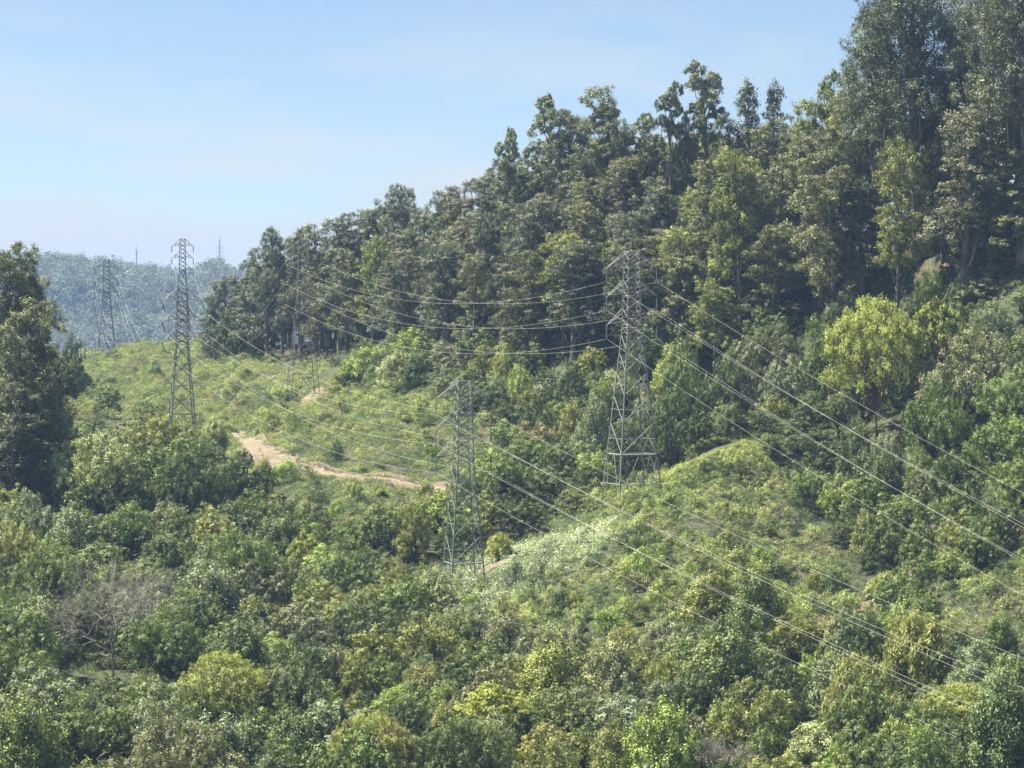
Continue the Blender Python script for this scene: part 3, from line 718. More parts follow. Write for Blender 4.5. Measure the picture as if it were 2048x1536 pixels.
B('oak', 790, 1130, 520, 190, 'o_olive', 'big olive-yellow oak at the foot of the near pylon'); B('oak', 700, 1200, 505, 170, 'o_olive'); B('oak', 850, 1240, 480, 170, 'o_olive'); B('oak', 770, 1010, 580, 130, 'o_mid'); B('oak', 830, 1010, 575, 100, 'o_olive')
B('oak', 600, 1210, 490, 150, 'o_grey'); B('oak', 610, 1330, 445, 160, 'o_dark'); Lr(420, 1120, 510, 140, 'o_silver', 'silvery green tree upper right of the bare grey tree')
B('oak', 60, 1330, 440, 200, 'o_silver', 'large silvery grey-green tree left of the bare tree'); B('oak', 330, 1390, 425, 160, 'o_silver'); B('oak', 80, 1100, 510, 190, 'o_mid')
Lr(690, 1395, 428, 30, 'o_dark', 'tiny dark spire of a conifer in the bottom oaks')

# ------------------------------------------------------------------ filling the woods
def inpoly(px, py, poly):
    c = False; n = len(poly); j = n - 1
    for i in range(n):
        xi, yi = poly[i]; xj, yj = poly[j]
        if (yi > py) != (yj > py) and px < (xj - xi) * (py - yi) / (yj - yi) + xi: c = not c
        j = i
    return c
EUC_EDGE = [(420,700),(600,702),(700,706),(850,725),(1000,745),(1200,752),(1350,745),(1500,700),(1600,660),(1700,610),(1900,548),(2048,520),(2300,500)]
SKYL = [(380,600),(430,600),(452,550),(500,520),(540,480),(600,455),(650,445),(700,425),(770,380),(830,405),(900,385),(940,355),(1000,330),(1040,300),(1100,260),(1150,235),(1200,190),(1250,230),(1300,250),(1400,240),(1500,230),(1600,245),(1700,200),(1800,180),(1850,120),(1950,50),(2100,40),(2400,0)]
FIELD = [(40,715),(150,700),(470,690),(540,735),(640,740),(690,775),(860,795),(990,850),(1020,900),(985,960),(930,1000),(900,1080),(700,1110),(520,1080),(475,1000),(455,900),(400,880),(240,850),(40,830)]
SPUR = [(870,1230),(930,1120),(1000,1085),(1200,985),(1320,950),(1500,880),(1590,950),(1640,1080),(1700,1170),(1790,1310),(1620,1370),(1480,1250),(1350,1290),(1230,1330),(1050,1330),(900,1290)]
HOLLOW = [(1535,1480),(1640,1420),(1690,1500),(1610,1640),(1540,1600)]
CLEAR2 = [(1800,1240),(2048,1120),(2100,1250),(2048,1330),(1850,1330)]
def free(x, y, r):
    for a, b, q in TAKEN:
        if (x - a) ** 2 + (y - b) ** 2 < (r + q * 0.75) ** 2: return False
    return True
class Pois:
    def __init__(s): s.pts = []
    def ok(s, x, y, r): return all((x - a) ** 2 + (y - b) ** 2 > (0.5 * (r + q)) ** 2 for a, b, q in s.pts)
    def add(s, x, y, r): s.pts.append((x, y, r))
TOWER_XY = [((926-1024)/F*546, 546), ((1262-1024)/F*600, 600), ((363-1024)/F*748, 748), ((605-1024)/F*800, 800)]
def near_tower(x, y, r): return any((x - a) ** 2 + (y - b) ** 2 < r * r for a, b in TOWER_XY)
pe = Pois(); cnt = 0
for t in TAKEN: pe.add(t[0], t[1], 6)
for _ in range(14000):
    y = random.uniform(600, 985); x = random.uniform(-0.19, 0.19) * y
    gxp, gyp = proj(x, y, float(h(x, y)))
    if gxp < 425 or gxp > 2120: continue
    if gyp > np.interp(gxp, *zip(*EUC_EDGE)): continue
    behind = y > np.interp(gxp, [600, 800, 1000, 1200, 1500, 1900, 2048], [960, 880, 820, 780, 740, 660, 650]) + 45
    if behind: continue
    r = 8.6
    if not pe.ok(x, y, r) or near_tower(x, y, 7): continue
    pe.add(x, y, r)
    sky = np.interp(gxp, *zip(*SKYL)) + random.uniform(15, 80)
    hg = min(random.uniform(24, 36), (HZ - sky) / F * y - float(h(x, y)))
    if hg < 13: continue
    ck = random.choices(['e_olive', 'e_brown', 'e_grey', 'e_dark', 'e_yel'], [5, 1.6, 5, 3, 1.2])[0]
    if gxp < 1000 and ck in ('e_brown', 'e_yel') and random.random() < 0.6: ck = 'e_grey'
    place('euc_flush' if ck == 'e_yel' else 'euc', x, y, hg, random.uniform(11, 16), jit(COL[ck][0]), 'eucalyptus_tree', 'tree', COL[ck][1], 'within the wood')
    cnt += 1
print('euc fill', cnt)
po = Pois(); cnt = 0
for t in TAKEN: po.add(t[0], t[1], t[2] * 1.15)
SPURTREES = 0
for _ in range(26000):
    y = random.uniform(400, 800); x = random.uniform(-0.195, 0.195) * y
    gxp, gyp = proj(x, y, float(h(x, y)))
    if gyp < 640 or gyp > 1730: continue
    ee = np.interp(gxp, *zip(*EUC_EDGE))
    if inpoly(gxp, gyp, FIELD) or inpoly(gxp, gyp, SPUR) or inpoly(gxp, gyp, CLEAR2): continue
    if gxp > 420 and gyp < ee + 5: continue
    if gxp < 420 and gyp < (800 if gxp < 190 else 860): continue
    if 420 < gxp < 870 and gyp < 790 and random.random() < 0.5: continue
    if 880 < gxp < 1600 and y < 612 and gyp < 1240 and not (gxp < 1200 and 575 < y): continue
    if near_tower(x, y, 8) or near_bare(np.array(x), np.array(y), 3.5): continue
    if inpoly(gxp, gyp, HOLLOW): continue
    # keep the sight line to the two near pylons' feet, the white flowers and the track
    big = random.uniform(12, 19) if gxp < 480 else random.uniform(8.0, 14.5) * (1.3 if random.random() < 0.25 else 1)
    hg = random.uniform(0.62, 0.95) * big * (1.0 if gxp < 480 else 1.1)
    topy = HZ - (float(h(x, y)) + hg) / y * F
    lim = np.interp(gxp, [-200, 120, 400, 480, 640, 850, 900, 1200, 1330, 1500, 1640, 1750, 3000],
                         [830, 850, 860, 990, 1080, 1120, 1170, 1230, 1230, 1240, 640, 600, 560]) if y < 575 or gxp < 480 or gxp > 1560 else 600
    if 90 < gxp < 345 and y < 490: lim = 1350
    if topy < lim:
        hg *= 0.55; big *= 0.75; topy = HZ - (float(h(x, y)) + hg) / y * F
        if topy < lim: continue
    if not po.ok(x, y, big * 0.62): continue
    po.add(x, y, big * 0.62)
    if gxp < 480: ck = random.choices(['o_dark', 'o_mid', 'o_grey', 'o_silver', 'o_olive'], [4, 5, 2, 1, 1])[0]
    elif gyp > 1250: ck = random.choices(['o_dark', 'o_mid', 'o_grey', 'o_olive', 'o_bright', 'o_silver', 'o_pale'], [5, 4, 2, 3, 2, 2, 1.5])[0]
    else: ck = random.choices(['o_dark', 'o_mid', 'o_grey', 'o_olive', 'o_bright'], [4, 4, 1.5, 1, 1])[0]
    key = random.choices(['oak', 'oak_fine', 'laurel'], [5, 2, 2.5])[0]
    if key == 'laurel': big *= 0.8; hg *= 1.15
    place(key, x, y, hg, big, jit(COL[ck][0]), {'laurel': 'laurel_tree', 'oak_fine': 'bay_tree'}.get(key, 'oak_tree'), 'tree', COL[ck][1])  # fine-leaved ones are oaks too, from the oak builder with smaller leaves
    cnt += 1
print('oak fill', cnt)
# shrubs scattered over the open slopes
ps = Pois(); cnt = 0
for t in TAKEN: ps.add(t[0], t[1], t[2] * 1.6)
cand = []
for _ in range(9000):
    y = random.uniform(430, 1050); x = random.uniform(-0.18, 0.18) * y
    gxp, gyp = proj(x, y, float(h(x, y)))
    z1 = inpoly(gxp, gyp, FIELD); z2 = inpoly(gxp, gyp, SPUR); z3 = inpoly(gxp, gyp, CLEAR2)
    if not (z1 or z2 or z3): continue
    if z2 and 1200 < gxp < 1520 and gyp < 985 - (gxp - 1210) * 0.25: continue      # grassy crest stays open
    if near_bare(np.array(x), np.array(y), 2.4) or near_tower(x, y, 4.5): continue
    cand.append((x, y, gxp, gyp, z2))
cand.sort(key=lambda c: not c[4])
NS = {'shrub': 0, 'tall_shrub': 0}
for x, y, gxp, gyp, z2 in cand:
    tall = random.random() < 0.45
    kn = 'tall_shrub' if tall else 'shrub'
    if NS[kn] >= 296: continue
    w = random.choice([2, 2.6, 3.2, 3.8, 4.6, 5.6]) * random.uniform(.9, 1.15)
    if 1180 < gxp < 1620 and gyp < 1010: w *= 0.7
    if 870 < gxp < 1230 and gyp < 1210 and z2:
        if random.random() < 0.8: continue
        w *= 0.6
    nzv = float(wob(x, y, 26, 9, 3))
    if nzv < (-0.7 if z2 else -0.1): continue
    r = w * (0.55 if z2 else 0.62)
    if not ps.ok(x, y, r): continue
    ps.add(x, y, r)
    hg = w * random.uniform(0.55, 0.9) * (1.35 if tall else 1)
    ck = random.choices(['o_dark', 'o_mid', 'o_olive', 'o_bright', 'o_pale', 'o_grey', 'o_brown', 'o_yel'], [1.0 if y > 640 else 2.4, 4, 4, 5, 2, 0.8, 0.2, 0.6])[0]
    place('shrub_tall' if tall else 'shrub', x, y, hg, w, jit(COL[ck][0], 0.15), kn, 'shrub', COL[ck][1])
    NS[kn] += 1
print('shrubs', NS)

# ------------------------------------------------------------------ undergrowth: ferns, brambles, grass (nobody could count it)
def zone_mask(X, Y):
    g = h(X, Y); px = 1024 + X / Y * F; py = HZ - g / Y * F
    def ip(poly):
        c = np.zeros(len(px), bool); j = len(poly) - 1
        for i in range(len(poly)):
            xi, yi = poly[i]; xj, yj = poly[j]
            if yi != yj:
                k = ((yi > py) != (yj > py)) & (px < (xj - xi) * (py - yi) / (yj - yi) + xi); c ^= k
            j = i
        return c
    return px, py, ip
def scatter(n, y0, y1):
    Y = np.sqrt(R.uniform(y0 ** 2, y1 ** 2, n)); X = R.uniform(-0.19, 0.19, n) * Y
    return X, Y
def bushes(X, Y, cell, seed):
    """nearest of a jittered grid of bush centres: lift of its dome and its id"""
    g = np.random.default_rng(seed); n = 1024
    jx, jy, hb, sz = g.uniform(0.1, 0.9, (4, n, n)); gi = np.floor(X / cell).astype(int); gj = np.floor(Y / cell).astype(int)
    best = np.full(len(X), -9.0); bid = np.zeros(len(X), int)
    for a in (-1, 0, 1):
        for b in (-1, 0, 1):
            i, j = gi + a, gj + b; im, jm = i % n, j % n
            cx, cy = (i + jx[im, jm]) * cell, (j + jy[im, jm]) * cell
            Rb = cell * (0.45 + 0.6 * sz[im, jm]); d2 = ((X - cx) ** 2 + (Y - cy) ** 2) / Rb ** 2
            v = (1 - d2) * (0.5 + 3.4 * hb[im, jm] ** 1.3) * Rb / 2.4
            m = v > best; best[m] = v[m]; bid[m] = (im * n + jm)[m]
    return np.clip(best, 0, None), bid
def cover(name, X, Y, rad_m, hgt, per, size, tint, label, fresh=0.0, up=0.3, aspect=0.5, mat=None, nb=0.55, lift=0.0):
    n = len(X); Z = h(X, Y) + lift
    d = R.normal(size=(n, per, 3)); d /= np.linalg.norm(d, axis=2)[:, :, None]; d[:, :, 2] = np.abs(d[:, :, 2])
    rr = R.uniform(0.45, 1.05, (n, per, 1)); d = d * rr
    P = np.stack([X, Y, Z], 1)[:, None, :] + d * np.stack([rad_m, rad_m, hgt], 1)[:, None, :]
    N = d + np.array([0, 0, 0.35]); N /= np.linalg.norm(N, axis=2)[:, :, None]
    P = P.reshape(-1, 3); N = N.reshape(-1, 3)
    V = leaves(P, size, aspect, N, nb, (0, 0, 1), up)
    I = np.repeat(np.arange(n), per)
    var = R.uniform(0, 1, n)[I]; fr = (R.uniform(size=len(I)) < np.repeat(fresh if np.ndim(fresh) else np.full(n, fresh), per)).astype(float)
    me = mesh_np(name, V, np.arange(len(V)), 4, [mat or M_COV], {'var': var, 'fresh': fr}, cattr={'tint': tint[I]})
    return tag(link(name, me), label, kind='stuff')
# open slopes
X, Y = scatter(420000, 425, 1150)
px, py, ip = zone_mask(X, Y)
fld = ip(FIELD); spr = ip(SPUR); cl = ip(CLEAR2)
k = (fld & (R.uniform(size=len(X)) < np.clip(1.15 - (Y - 600) / 750, 0.35, 1))) | spr | cl
k |= (~(fld | spr | cl)) & (R.uniform(size=len(X)) < 0.16) & (Y < 760)
k |= (~(fld | spr | cl)) & (px > 1480) & (Y < 720) & (R.uniform(size=len(X)) < 0.3)
k |= (~(fld | spr | cl)) & (py > 1150) & (px < 480) & (R.uniform(size=len(X)) < 0.3)
k |= (~(fld | spr | cl)) & (py > 880) & (px > 480) & (R.uniform(size=len(X)) < 0.22)
crest = spr & (px > 1195) & (px < 1530) & (py < 1000 - (px - 1210) * 0.22)
bare = near_bare(X, Y, 0.8)
k &= ~(bare & (R.uniform(size=len(X)) < 0.95))
hem = (((px - 1075) / 185) ** 2 + ((py - 1120 + (px - 1075) * 0.5) / 68) ** 2 < 1 + 0.35 * wob(X, Y, 14, 6, 3)) & (Y < 585) | ((((px - 925) / 60) ** 2 + ((py - 1165) / 38) ** 2 < 1) & (Y < 560))
k2 = k & ~(crest | hem)
x, y = X[k2], Y[k2]; qx, qy = px[k2], py[k2]
n1 = wob(x, y, 30, 2, 4); n2 = wob(x, y, 9, 5, 4); lift, bid = bushes(x, y, 4.3, 5); lift = lift * np.where(near_bare(x, y, 6), 0.12, 1); u = np.random.default_rng(9).uniform(-1, 1, 1024 * 1024)[bid]; v = n1 * 0.6 + n2 * 0.2 + u * 1.0
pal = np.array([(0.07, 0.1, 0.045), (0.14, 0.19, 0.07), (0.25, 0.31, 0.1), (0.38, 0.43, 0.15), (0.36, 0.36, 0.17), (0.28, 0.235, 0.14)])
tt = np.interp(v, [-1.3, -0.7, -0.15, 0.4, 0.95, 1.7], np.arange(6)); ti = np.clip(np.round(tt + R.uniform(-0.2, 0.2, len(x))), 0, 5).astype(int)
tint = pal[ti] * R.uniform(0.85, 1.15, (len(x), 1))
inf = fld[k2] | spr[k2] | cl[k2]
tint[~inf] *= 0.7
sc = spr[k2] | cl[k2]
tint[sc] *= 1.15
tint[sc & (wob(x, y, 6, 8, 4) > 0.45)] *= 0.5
tl = R.uniform(size=len(x)) < np.where(spr[k2] | cl[k2], 0.45, np.where(fld[k2], 0.4, 0.7))
rm = R.uniform(0.4, 1.0, len(x)) * np.clip(Y[k2] / 620, 0.85, 1.5) * np.where(tl, 1.15, 1); hm = R.uniform(0.35, 0.9, len(x)) * np.where(tl, 1.5, 1.0)
print('cover clumps', len(x))
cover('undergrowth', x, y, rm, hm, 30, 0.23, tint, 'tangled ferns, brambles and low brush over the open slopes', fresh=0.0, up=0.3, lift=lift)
# pale flowering umbels on the near spur
k3 = hem & ~bare & (R.uniform(size=len(X)) < 1.0)
x, y = X[k3], Y[k3]; x = np.concatenate([x, x + R.normal(size=len(x)) * .5]); y = np.concatenate([y, y + R.normal(size=len(y)) * .5])
keep = (wob(x, y, 7, 4, 4) + R.uniform(-0.7, 0.9, len(x))) > 0.0; x, y = x[keep], y[keep]
tint = np.where(R.uniform(size=(len(x), 1)) < 0.55, np.array([[0.2, 0.28, 0.1]]), np.array([[0.38, 0.47, 0.25]]))
hh = R.uniform(0.7, 1.5, len(x)) * (1.1 + 0.8 * np.clip(wob(x, y, 4, 7, 3), -1, 1))
rm = R.uniform(0.35, 0.8, len(x)); cover('wildflowers', x, y, rm, hh * 1.3, 44, 0.2, tint, 'tall whitish flowering weeds on the spur by the near pylon', fresh=0.42, up=0.3, aspect=0.7)
print('hemlock', len(x))
# tall grass along the spur crest
k4 = crest
x = np.concatenate([X[k4] + R.normal(size=k4.sum()) * 0.6 for _ in range(3)]); y = np.concatenate([Y[k4] + R.normal(size=k4.sum()) * 0.6 for _ in range(3)])
tint = np.array([[0.38, 0.44, 0.14]]) * R.uniform(0.75, 1.2, (len(x), 1)) + np.where(R.uniform(size=(len(x), 1)) < 0.3, 1, 0) * np.array([[0.06, 0.02, 0.01]])
cover('grass', x, y, R.uniform(0.3, 0.6, len(x)), R.uniform(0.3, 0.95, len(x)) * (1 + 0.5 * wob(x, y, 4, 3, 3)), 26, 0.5, tint, 'yellow-green tall grass along the crest by the tall pylon', up=0.85, aspect=0.14)
# leaf litter and low brush on the wood floor
X, Y = scatter(30000, 600, 960); px, py, ip = zone_mask(X, Y)
k = (px > 430) & (py < np.interp(px, *zip(*EUC_EDGE)) + 30) & ~near_bare(X, Y, 1)
x, y = X[k], Y[k]; rm = R.uniform(0.8, 2.0, len(x))
tint = np.where(R.uniform(size=(len(x), 1)) < 0.6, np.array([[0.06, 0.08, 0.035]]), np.array([[0.1, 0.085, 0.05]]))
cover('undergrowth', x, y, rm, rm * 0.9, 22, 0.55, tint, 'dark brush on the floor of the eucalyptus wood')

# ------------------------------------------------------------------ far wooded ridge
def far_woods():
    n = 13500
    Y = R.uniform(3000, 4480, n); X = Y * R.uniform(-0.25, -0.03, n)
    Z = H(X, Y); hg = R.uniform(20, 38, n) * (1 + 0.15 * wob(X, Y, 160, 6, 3)); r = R.uniform(8, 16, n)
    crest = np.abs(Y - 4400) < 90
    per = 110
    d = R.normal(size=(n, per, 3)); d /= np.linalg.norm(d, axis=2)[:, :, None]
    # each crown is a few lobes
    lob = R.normal(size=(n, 6, 3)); lob /= np.linalg.norm(lob, axis=2)[:, :, None]; lob *= R.uniform(0.25, 0.65, (n, 6, 1)); li = R.integers(0, 6, (n, per))
    q = lob[np.arange(n)[:, None], li] + d * R.uniform(0.3, 0.5, (n, per, 1))
    P = np.stack([X, Y, Z + hg * 0.68], 1)[:, None, :] + q * np.stack([r, r, hg * 0.36], 1)[:, None, :]
    N = q + np.array([0, 0, 0.5]); N /= np.linalg.norm(N, axis=2)[:, :, None] + 1e-9
    V = leaves(P.reshape(-1, 3), 2.8, 0.65, N.reshape(-1, 3), 0.6)
    I = np.repeat(np.arange(n), per)
    base = np.where(R.uniform(size=(n, 1)) < 0.5, np.array([[0.15, 0.175, 0.125]]), np.array([[0.2, 0.205, 0.16]])) * R.uniform(0.92, 1.08, (n, 1))  # leaf tint paled and greyed, putting extra distance haze into the colour
    # trunks of the ridge trees
    T = Tubes()
    for i in np.nonzero(crest | (R.uniform(size=n) < 0.12))[0][:1500]:
        T.tube([(X[i], Y[i], Z[i] - 1), (X[i] + R.normal() * .6, Y[i], Z[i] + hg[i] * .8)], [0.8, 0.4], 3)
    tv = np.array(T.V); nq = len(V) // 4; nt = len(T.Fc) // 4
    me = mesh_np('distant_woods', np.concatenate([V, tv]), np.concatenate([np.arange(len(V)), np.array(T.Fc) + len(V)]), 4, [M_FAR, M_BARK_E],
                 {'var': np.concatenate([R.uniform(0, 1, n)[I], np.zeros(nt)]), 'fresh': np.zeros(nq + nt)}, np.concatenate([np.zeros(nq), np.ones(nt)]),
                 {'tint': np.concatenate([base[I], np.ones((nt, 3)) * 0.2])})
    tag(link('distant_woods', me), 'hazy blue wooded ridge far beyond the pylons', kind='stuff')
far_woods()

# ------------------------------------------------------------------ pylons
def make_tower(name, px, topy, D, height, base_h, rot, label, arm=5.4, spacing=5.45, steel=None, ins_mats=None, first=3.3, bias=(0, 0), insl=2.9, thick=1.0, waist=None):
    steel = steel or M_STEEL
    x0 = (px - 1024) / F * D; ztop = (HZ - topy) / F * D; z0 = ztop - height
    root = link(name, None); root.location = (x0, D, z0); root.rotation_euler = (0, 0, rot)
    tag(root, label, 'pylon', 'steel lattice pylons carrying the power line')
    cr, sr = math.cos(rot), math.sin(rot)
    def world_xy(lx, ly): return x0 + lx * cr - ly * sr, D + lx * sr + ly * cr
    lv = [height - first, height - first - spacing, height - first - 2 * spacing]
    wz = waist or lv[2] - 0.7
    ht, hw = 1.3, 1.62
    def half(z):
        if z >= wz: return hw + (ht - hw) * (z - wz) / (height - wz)
        return hw + (base_h - hw) * (wz - z) / wz
    CR = [(-1, -1), (1, -1), (1, 1), (-1, 1)]
    def cpt(c, z): k = half(z); return np.array([CR[c][0] * k, CR[c][1] * k, z])
    foot = []
    for c in range(4):
        wx, wy = world_xy(CR[c][0] * base_h, CR[c][1] * base_h)
        foot.append(float(H(np.array([wx]), np.array([wy]))[0]) - z0 - 0.5)
    lw = 0.26 * thick; bw = 0.135 * thick
    # panels between belts, from the base up
    belt = 0.16 * height if height < 46 else 0.2 * height
    zs = [belt * 0.42, belt]
    while zs[-1] < wz - 1.0:
        zs.append(min(wz, zs[-1] + half(zs[-1]) * 1.45 + 0.6))
    zs[-1] = wz
    up = list(np.linspace(wz, height, 9))[1:]
    allz = zs + up
    for c in range(4):
        T = Tubes(); inw = -np.array([CR[c][0], CR[c][1], 0.0])
        fz = foot[c]; k = half(fz) if fz > 0 else base_h + (0 - fz) * (base_h - hw) / wz
        ps = [np.array([CR[c][0] * k, CR[c][1] * k, fz])] + [cpt(c, z) for z in ([0.01] if fz < 0 else []) + [z for z in (belt, wz, height) if z > fz]]
        for a, b in zip(ps[:-1], ps[1:]): T.angle(a, b, lw if b[2] <= wz + .1 else lw * 0.75, inw)
        link('leg', T.mesh('leg', steel, False), root)
    T = Tubes()
    for f in range(4):
        a, b = f, (f + 1) % 4
        nrm = -(cpt(a, 1) + cpt(b, 1)); nrm[2] = 0
        # lowest open panel: K bracing down to the feet
        la = np.array([cpt(a, 0)[0], cpt(a, 0)[1], 0]); 
        fa = cpt(a, max(0.2, foot[a])) if foot[a] > 0.2 else cpt(a, 0.2); fb = cpt(b, max(0.2, foot[b])) if foot[b] > 0.2 else cpt(b, 0.2)
        mid = (cpt(a, zs[1]) + cpt(b, zs[1])) / 2
        T.angle(fa, mid, bw, nrm); T.angle(fb, mid, bw, nrm)
        T.angle(cpt(a, zs[0]), cpt(b, zs[0]), bw, nrm); T.angle(cpt(a, zs[1]), cpt(b, zs[1]), bw * 1.6, nrm)
        q = cpt(a, zs[0]) * 0.75 + cpt(b, zs[0]) * 0.25; T.angle(q, cpt(a, zs[1]), bw * .8, nrm)
        q = cpt(a, zs[0]) * 0.25 + cpt(b, zs[0]) * 0.75; T.angle(q, cpt(b, zs[1]), bw * .8, nrm)
        for z1, z2 in zip(allz[1:-1], allz[2:]):
            T.angle(cpt(a, z1), cpt(b, z2), bw, nrm); T.angle(cpt(b, z1), cpt(a, z2), bw, nrm)
        for z in lv + [height, wz]:
            T.angle(cpt(a, z), cpt(b, z), bw, nrm)
        # redundant members in the wide panels
        for z1, z2 in list(zip(zs[1:-1], zs[2:]))[:4]:
            zm = (z1 + z2) / 2; c_ = (cpt(a, zm) + cpt(b, zm)) / 2
            T.angle(cpt(a, zm), c_ * 0.5 + cpt(a, z1) * 0.25 + cpt(b, z2) * .25, bw * .6, nrm)
            T.angle(cpt(b, zm), c_ * 0.5 + cpt(b, z1) * 0.25 + cpt(a, z2) * .25, bw * .6, nrm)
    for z in (zs[1], wz): T.angle(cpt(0, z), cpt(2, z), bw, (0, 0, 1)); T.angle(cpt(1, z), cpt(3, z), bw, (0, 0, 1))
    link('bracing', T.mesh('bracing', steel, False), root)
    ends = {}
    for li, z in enumerate(lv):
        for s in (-1, 1):
            T = Tubes(); tip = np.array([s * arm, 0, z])
            zu = min(height - 0.02, z + first - 0.02 if li == 0 else z + 3.4)
            zl = z + 0.55
            for yy in (-1, 1):
                up_ = np.array([s * half(zu), yy * half(zu), zu]); lo = np.array([s * half(zl), yy * half(zl), zl])
                T.angle(up_, tip, bw * 1.1, (0, 0, -1)); T.angle(lo, tip, bw * 1.1, (0, 0, 1))
                m1 = up_ * .5 + tip * .5; m2 = lo * .5 + tip * .5
                T.angle(m1, m2, bw * .7, (0, 1, 0)); T.angle(lo, m1, bw * .7, (0, 1, 0))
            T.angle(np.array([s * half(zl), -half(zl), zl]) * .5 + tip * .5, np.array([s * half(zl), half(zl), zl]) * .5 + tip * .5, bw * .7, (0, 0, 1))
            link('crossarm', T.mesh('crossarm', steel, False), root)
            # insulator string: ribbed discs on a rod
            I = Tubes(); bdir = np.array([bias[0], bias[1], -1.0]); bdir /= np.linalg.norm(bdir)
            a = tip + np.array([0, 0, -0.05]); e = a + bdir * insl
            nd = 13; rr = []; pp = []
            for j in range(nd):
                for t, r_ in ((0, 0.06), (0.25, 0.2 * thick), (0.6, 0.21 * thick), (0.7, 0.06)):
                    pp.append(a + bdir * (0.15 + (insl - 0.3) * (j + t) / nd)); rr.append(r_)
            I.tube([a] + pp + [e], [0.04] + rr + [0.05], 7)
            mat = (ins_mats or {}).get(s, M_INSD)
            link('insulator', I.mesh('insulator', mat, False), root)
            ex, ey = world_xy(e[0], e[1]); ends[(s, li)] = np.array([ex, ey, e[2] + z0])
    return ends
T1 = make_tower('transmission_tower', 927, 762, 546, 40.6, 3.6, rad(17), 'near greenish pylon standing in the white flowers at picture centre', steel=M_STEELG, ins_mats={-1: M_INS, 1: M_INSD}, thick=0.85)
T2 = make_tower('transmission_tower', 1264, 503, 600, 52.3, 5.0, rad(20), 'tallest pylon, on the grassy crest right of the near one', arm=5.6, spacing=5.9, ins_mats={-1: M_INS, 1: M_INS}, thick=0.98)
T3 = make_tower('transmission_tower', 364, 577, 748, 38.5, 3.6, rad(13), 'left pylon with wide arms, its feet hidden in olive trees', arm=5.15, spacing=5.2, steel=M_STEELD, ins_mats={-1: M_INSD, 1: M_INS}, bias=(0.28, -0.1), thick=0.9)
T4 = make_tower('transmission_tower', 606, 481, 800, 46.0, 4.4, rad(15), 'pale pylon half lost against the eucalyptus, above the bare earth', arm=5.2, spacing=5.6, ins_mats={-1: M_INSD, 1: M_INS}, thick=0.6, steel=M_STEELP)
T5 = make_tower('transmission_tower', 213, 520, 1280, 43.5, 4.2, rad(10), 'hazy farthest-left pylon on the green ridge', arm=5.1, spacing=5.5, thick=1.35, steel=M_STEELD)
T6 = make_tower('transmission_tower', 365, 478, 1340, 54.0, 4.6, rad(8), 'slim hazy pylon rising behind the left wide-armed one', arm=4.95, spacing=5.6, thick=1.35, steel=M_STEELD)
E1, E2 = {}, {}
for (s, li) in T1:
    c, sn = math.cos(rad(29)), math.sin(rad(29))
    E1[(s, li)] = np.array([137 + s * 5.4 * c, 300 + s * 5.4 * sn, -66 - li * 5.45])
    E2[(s, li)] = np.array([175 + s * 5.6 * c, 330 + s * 5.6 * sn, -72 - li * 5.9])
def wire(a, b, sag, label, r=0.04):
    T = Tubes(); n = 40; pts = []
    for i in range(n + 1):
        t = i / n; p = a * (1 - t) + b * t; p = p.copy(); p[2] -= 4 * sag * t * (1 - t); pts.append(p)
    T.tube(pts, [r] * (n + 1), 5)
    return tag(link('power_line', T.mesh('power_line', M_WIRE)), label, 'cable', 'conductor wires strung between the pylons')
LN = {0: 'top', 1: 'middle', 2: 'lowest'}; SN = {-1: 'left', 1: 'right'}
SPANS = [(T1, E1, 5.0, 'running down right from the {s} {l} arm of the near pylon', 0.019), (T2, E2, 7.0, 'running down right from the {s} {l} arm of the tallest pylon', 0.019),
         (T3, T1, 6.0, 'between the {s} {l} arms of the left wide-armed and near pylons', 0.019), (T4, T2, 7.5, 'between the {s} {l} arms of the half-hidden and tallest pylons', 0.019),
         (T5, T3, 22.0, 'between the {s} {l} arms of the farthest-left and left wide-armed pylons', 0.024), (T6, T4, 22.0, 'between the {s} {l} arms of the slim hazy and half-hidden pylons', 0.024)]
for A, Bq, sag, lab, r in SPANS:
    for key in A:
        wire(A[key], Bq[key], sag, 'pale wire ' + lab.format(s=SN[key[0]], l=LN[key[1]]), r)
# radio masts on the far ridge
def mast(px, topy, D, hgt, label, rungs):
    x = (px - 1024) / F * D; zt = (HZ - topy) / F * D
    root = link('radio_mast', None); root.location = (x, D, zt - hgt); tag(root, label, 'radio mast', 'radio masts on the far ridge')
    T = Tubes(); w = 1.1
    for i in range(3):
        a = i * 2.094; T.bar((w * math.cos(a), w * math.sin(a), -2), (w * .6 * math.cos(a), w * .6 * math.sin(a), hgt * .85), 0.4)
    for j in range(16):
        z = hgt * .85 * j / 16; z2 = hgt * .85 * (j + 1) / 16
        for i in range(3):
            a = i * 2.094; b = (i + 1) * 2.094
            T.bar((w * math.cos(a), w * math.sin(a), z), (w * math.cos(b), w * math.sin(b), z2), 0.2)
    T.bar((0, 0, hgt * .8), (0, 0, hgt), 0.4)
    link('lattice', T.mesh('lattice', M_STEELD, False), root)
    for z, l in rungs:
        A = Tubes(); A.bar((-l, 0, z), (l, 0, z), 0.4)
        for s in (-1, 1): A.bar((s * l, 0, z - 1.2), (s * l, 0, z + 1.2), 0.4)
        link('antenna', A.mesh('antenna', M_STEEL, False), root)
mast(439, 472, 4420, 75, 'hazy radio mast with side antennas on the far ridge', [(67, 2), (57, 4), (51, 5), (44, 4)])
mast(273, 492, 4420, 62, 'faint thin mast left of the antenna-hung one on the far ridge', [(54, 1.4)])

